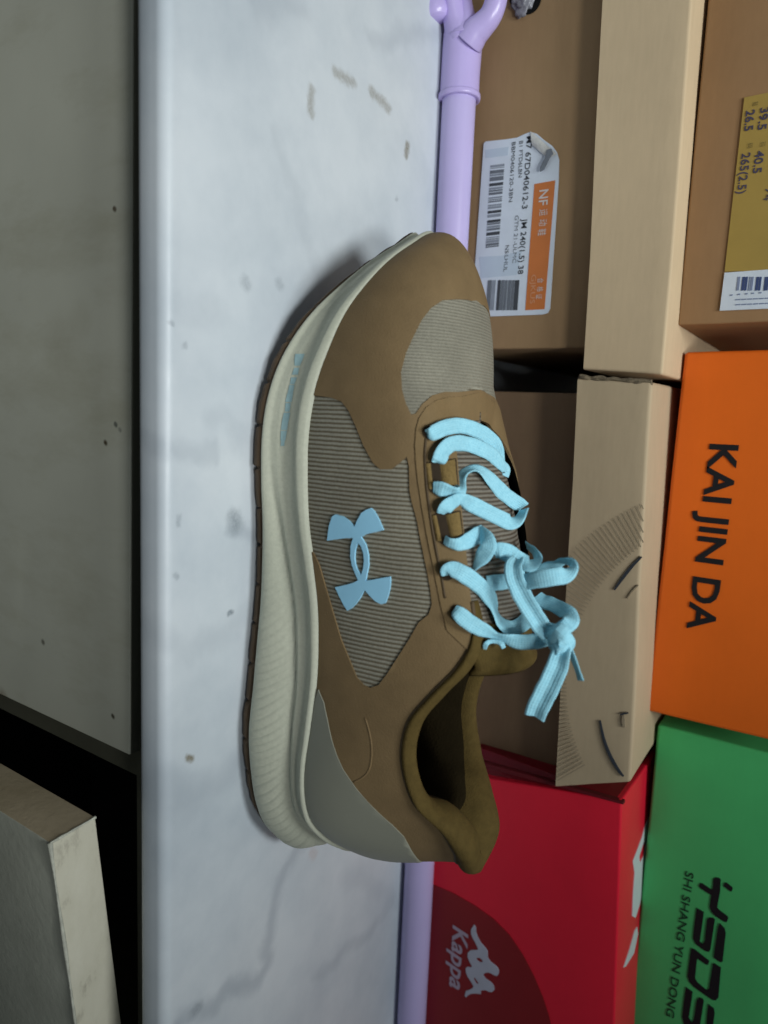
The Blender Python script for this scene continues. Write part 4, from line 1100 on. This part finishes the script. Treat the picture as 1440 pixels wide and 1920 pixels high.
tape('lace', [(912,1093,.2560,0,.9),(935,1092,.2580,0,1),(962,1088,.2610,0,1),(985,1080,.2650,10,.9)], cup=0.0)
tape('lace', [(895,1090,.2460,0,.3),(925,1034,.2480,35,1.0),(938,1032,.2485,10,1.1),(955,1038,.2510,0,1.1),(975,1050,.2540,0,1.0),(993,1058,.2580,-25,1.0),(1006,1048,.2640,-45,.9),(1002,1035,.2680,-55,.8),(988,1022,.2720,-60,.7)][1:], cup=0.02)
# bow
tape('lace', [(972,1050,.2500,40,.8),(964,1062,.2465,15,1.0),(966,1085,.2455,5,1.08),(976,1110,.2455,0,1.1),(992,1138,.2460,0,1.1),(1010,1166,.2475,0,1.05),(1028,1188,.2500,0,1)], width=0.0066, cup=0.24)
tape('lace', [(972,1092,.2480,10,.9),(990,1090,.2460,0,1),(1010,1086,.2450,0,1.05),(1035,1082,.2460,0,1.05),(1057,1078,.2490,0,1.05),(1069,1069,.2530,-30,1.0),(1070,1058,.2580,-60,.9),(1056,1053,.2630,-65,.9),(1038,1059,.2670,-50,.9),(1016,1066,.2700,-40,.9),(1000,1072,.2710,-30,.8)], width=0.0062, cup=0.02)
tape('lace', [(1006,1118,.2660,-30,.9),(1018,1127,.2650,-25,1.0),(1036,1134,.2640,-20,1.0),(1054,1143,.2620,-15,1.0),(1068,1153,.2590,-25,1.05),(1070,1165,.2550,-10,1.0),(1058,1177,.2530,0,1.0),(1043,1188,.2520,10,1.0)], cup=0.02)
# knot
tape('lace', [(1024,1176,.2500,10,.8),(1036,1182,.2470,0,1),(1050,1184,.2470,0,1),(1062,1178,.2500,-20,1)], width=0.0056, cup=-0.12)
tape('lace', [(1030,1204,.2480,20,.9),(1043,1196,.2450,0,1.1),(1056,1198,.2450,0,1.15),(1066,1208,.2470,-20,1),(1066,1222,.2500,-30,.9)], width=0.0062, cup=-0.15)
tape('lace', [(1030,1214,.2480,10,.8),(1042,1210,.2455,0,1.1),(1056,1216,.2455,0,1.1),(1064,1228,.2480,-10,.9)], width=0.0060, cup=-0.12)
tape('lace', [(1062,1174,.2470,0,.9),(1050,1188,.2445,10,1.1),(1040,1202,.2455,20,1),(1034,1216,.2480,30,.8)], width=0.0050, cup=-0.1)
# loose ends
tape('lace_end', [(1052,1204,.2500,0,.9),(1054,1222,.2470,10,1),(1047,1245,.2450,5,1.1),(1036,1270,.2435,0,1.15),(1023,1297,.2425,0,1.15),(1010,1323,.2420,0,1.12),(1003,1342,.2425,0,1.1)], width=0.0070, cup=0.24)
tape('lace_end', [(1064,1206,.2530,50,.6),(1070,1220,.2530,55,.75),(1077,1240,.2530,55,.8),(1084,1260,.2530,55,.8),(1089,1276,.2530,55,.85)], width=0.0044, cup=0.0)
# little curled tag end near the collar
tape('lace_end', [(909,1216,.2440,0,.8),(911,1208,.2430,0,1),(919,1203,.2430,20,.9),(930,1203,.2440,20,.8),(940,1207,.2445,0,1),(944,1215,.2450,0,.9)], width=0.0020, thick=0.0009)
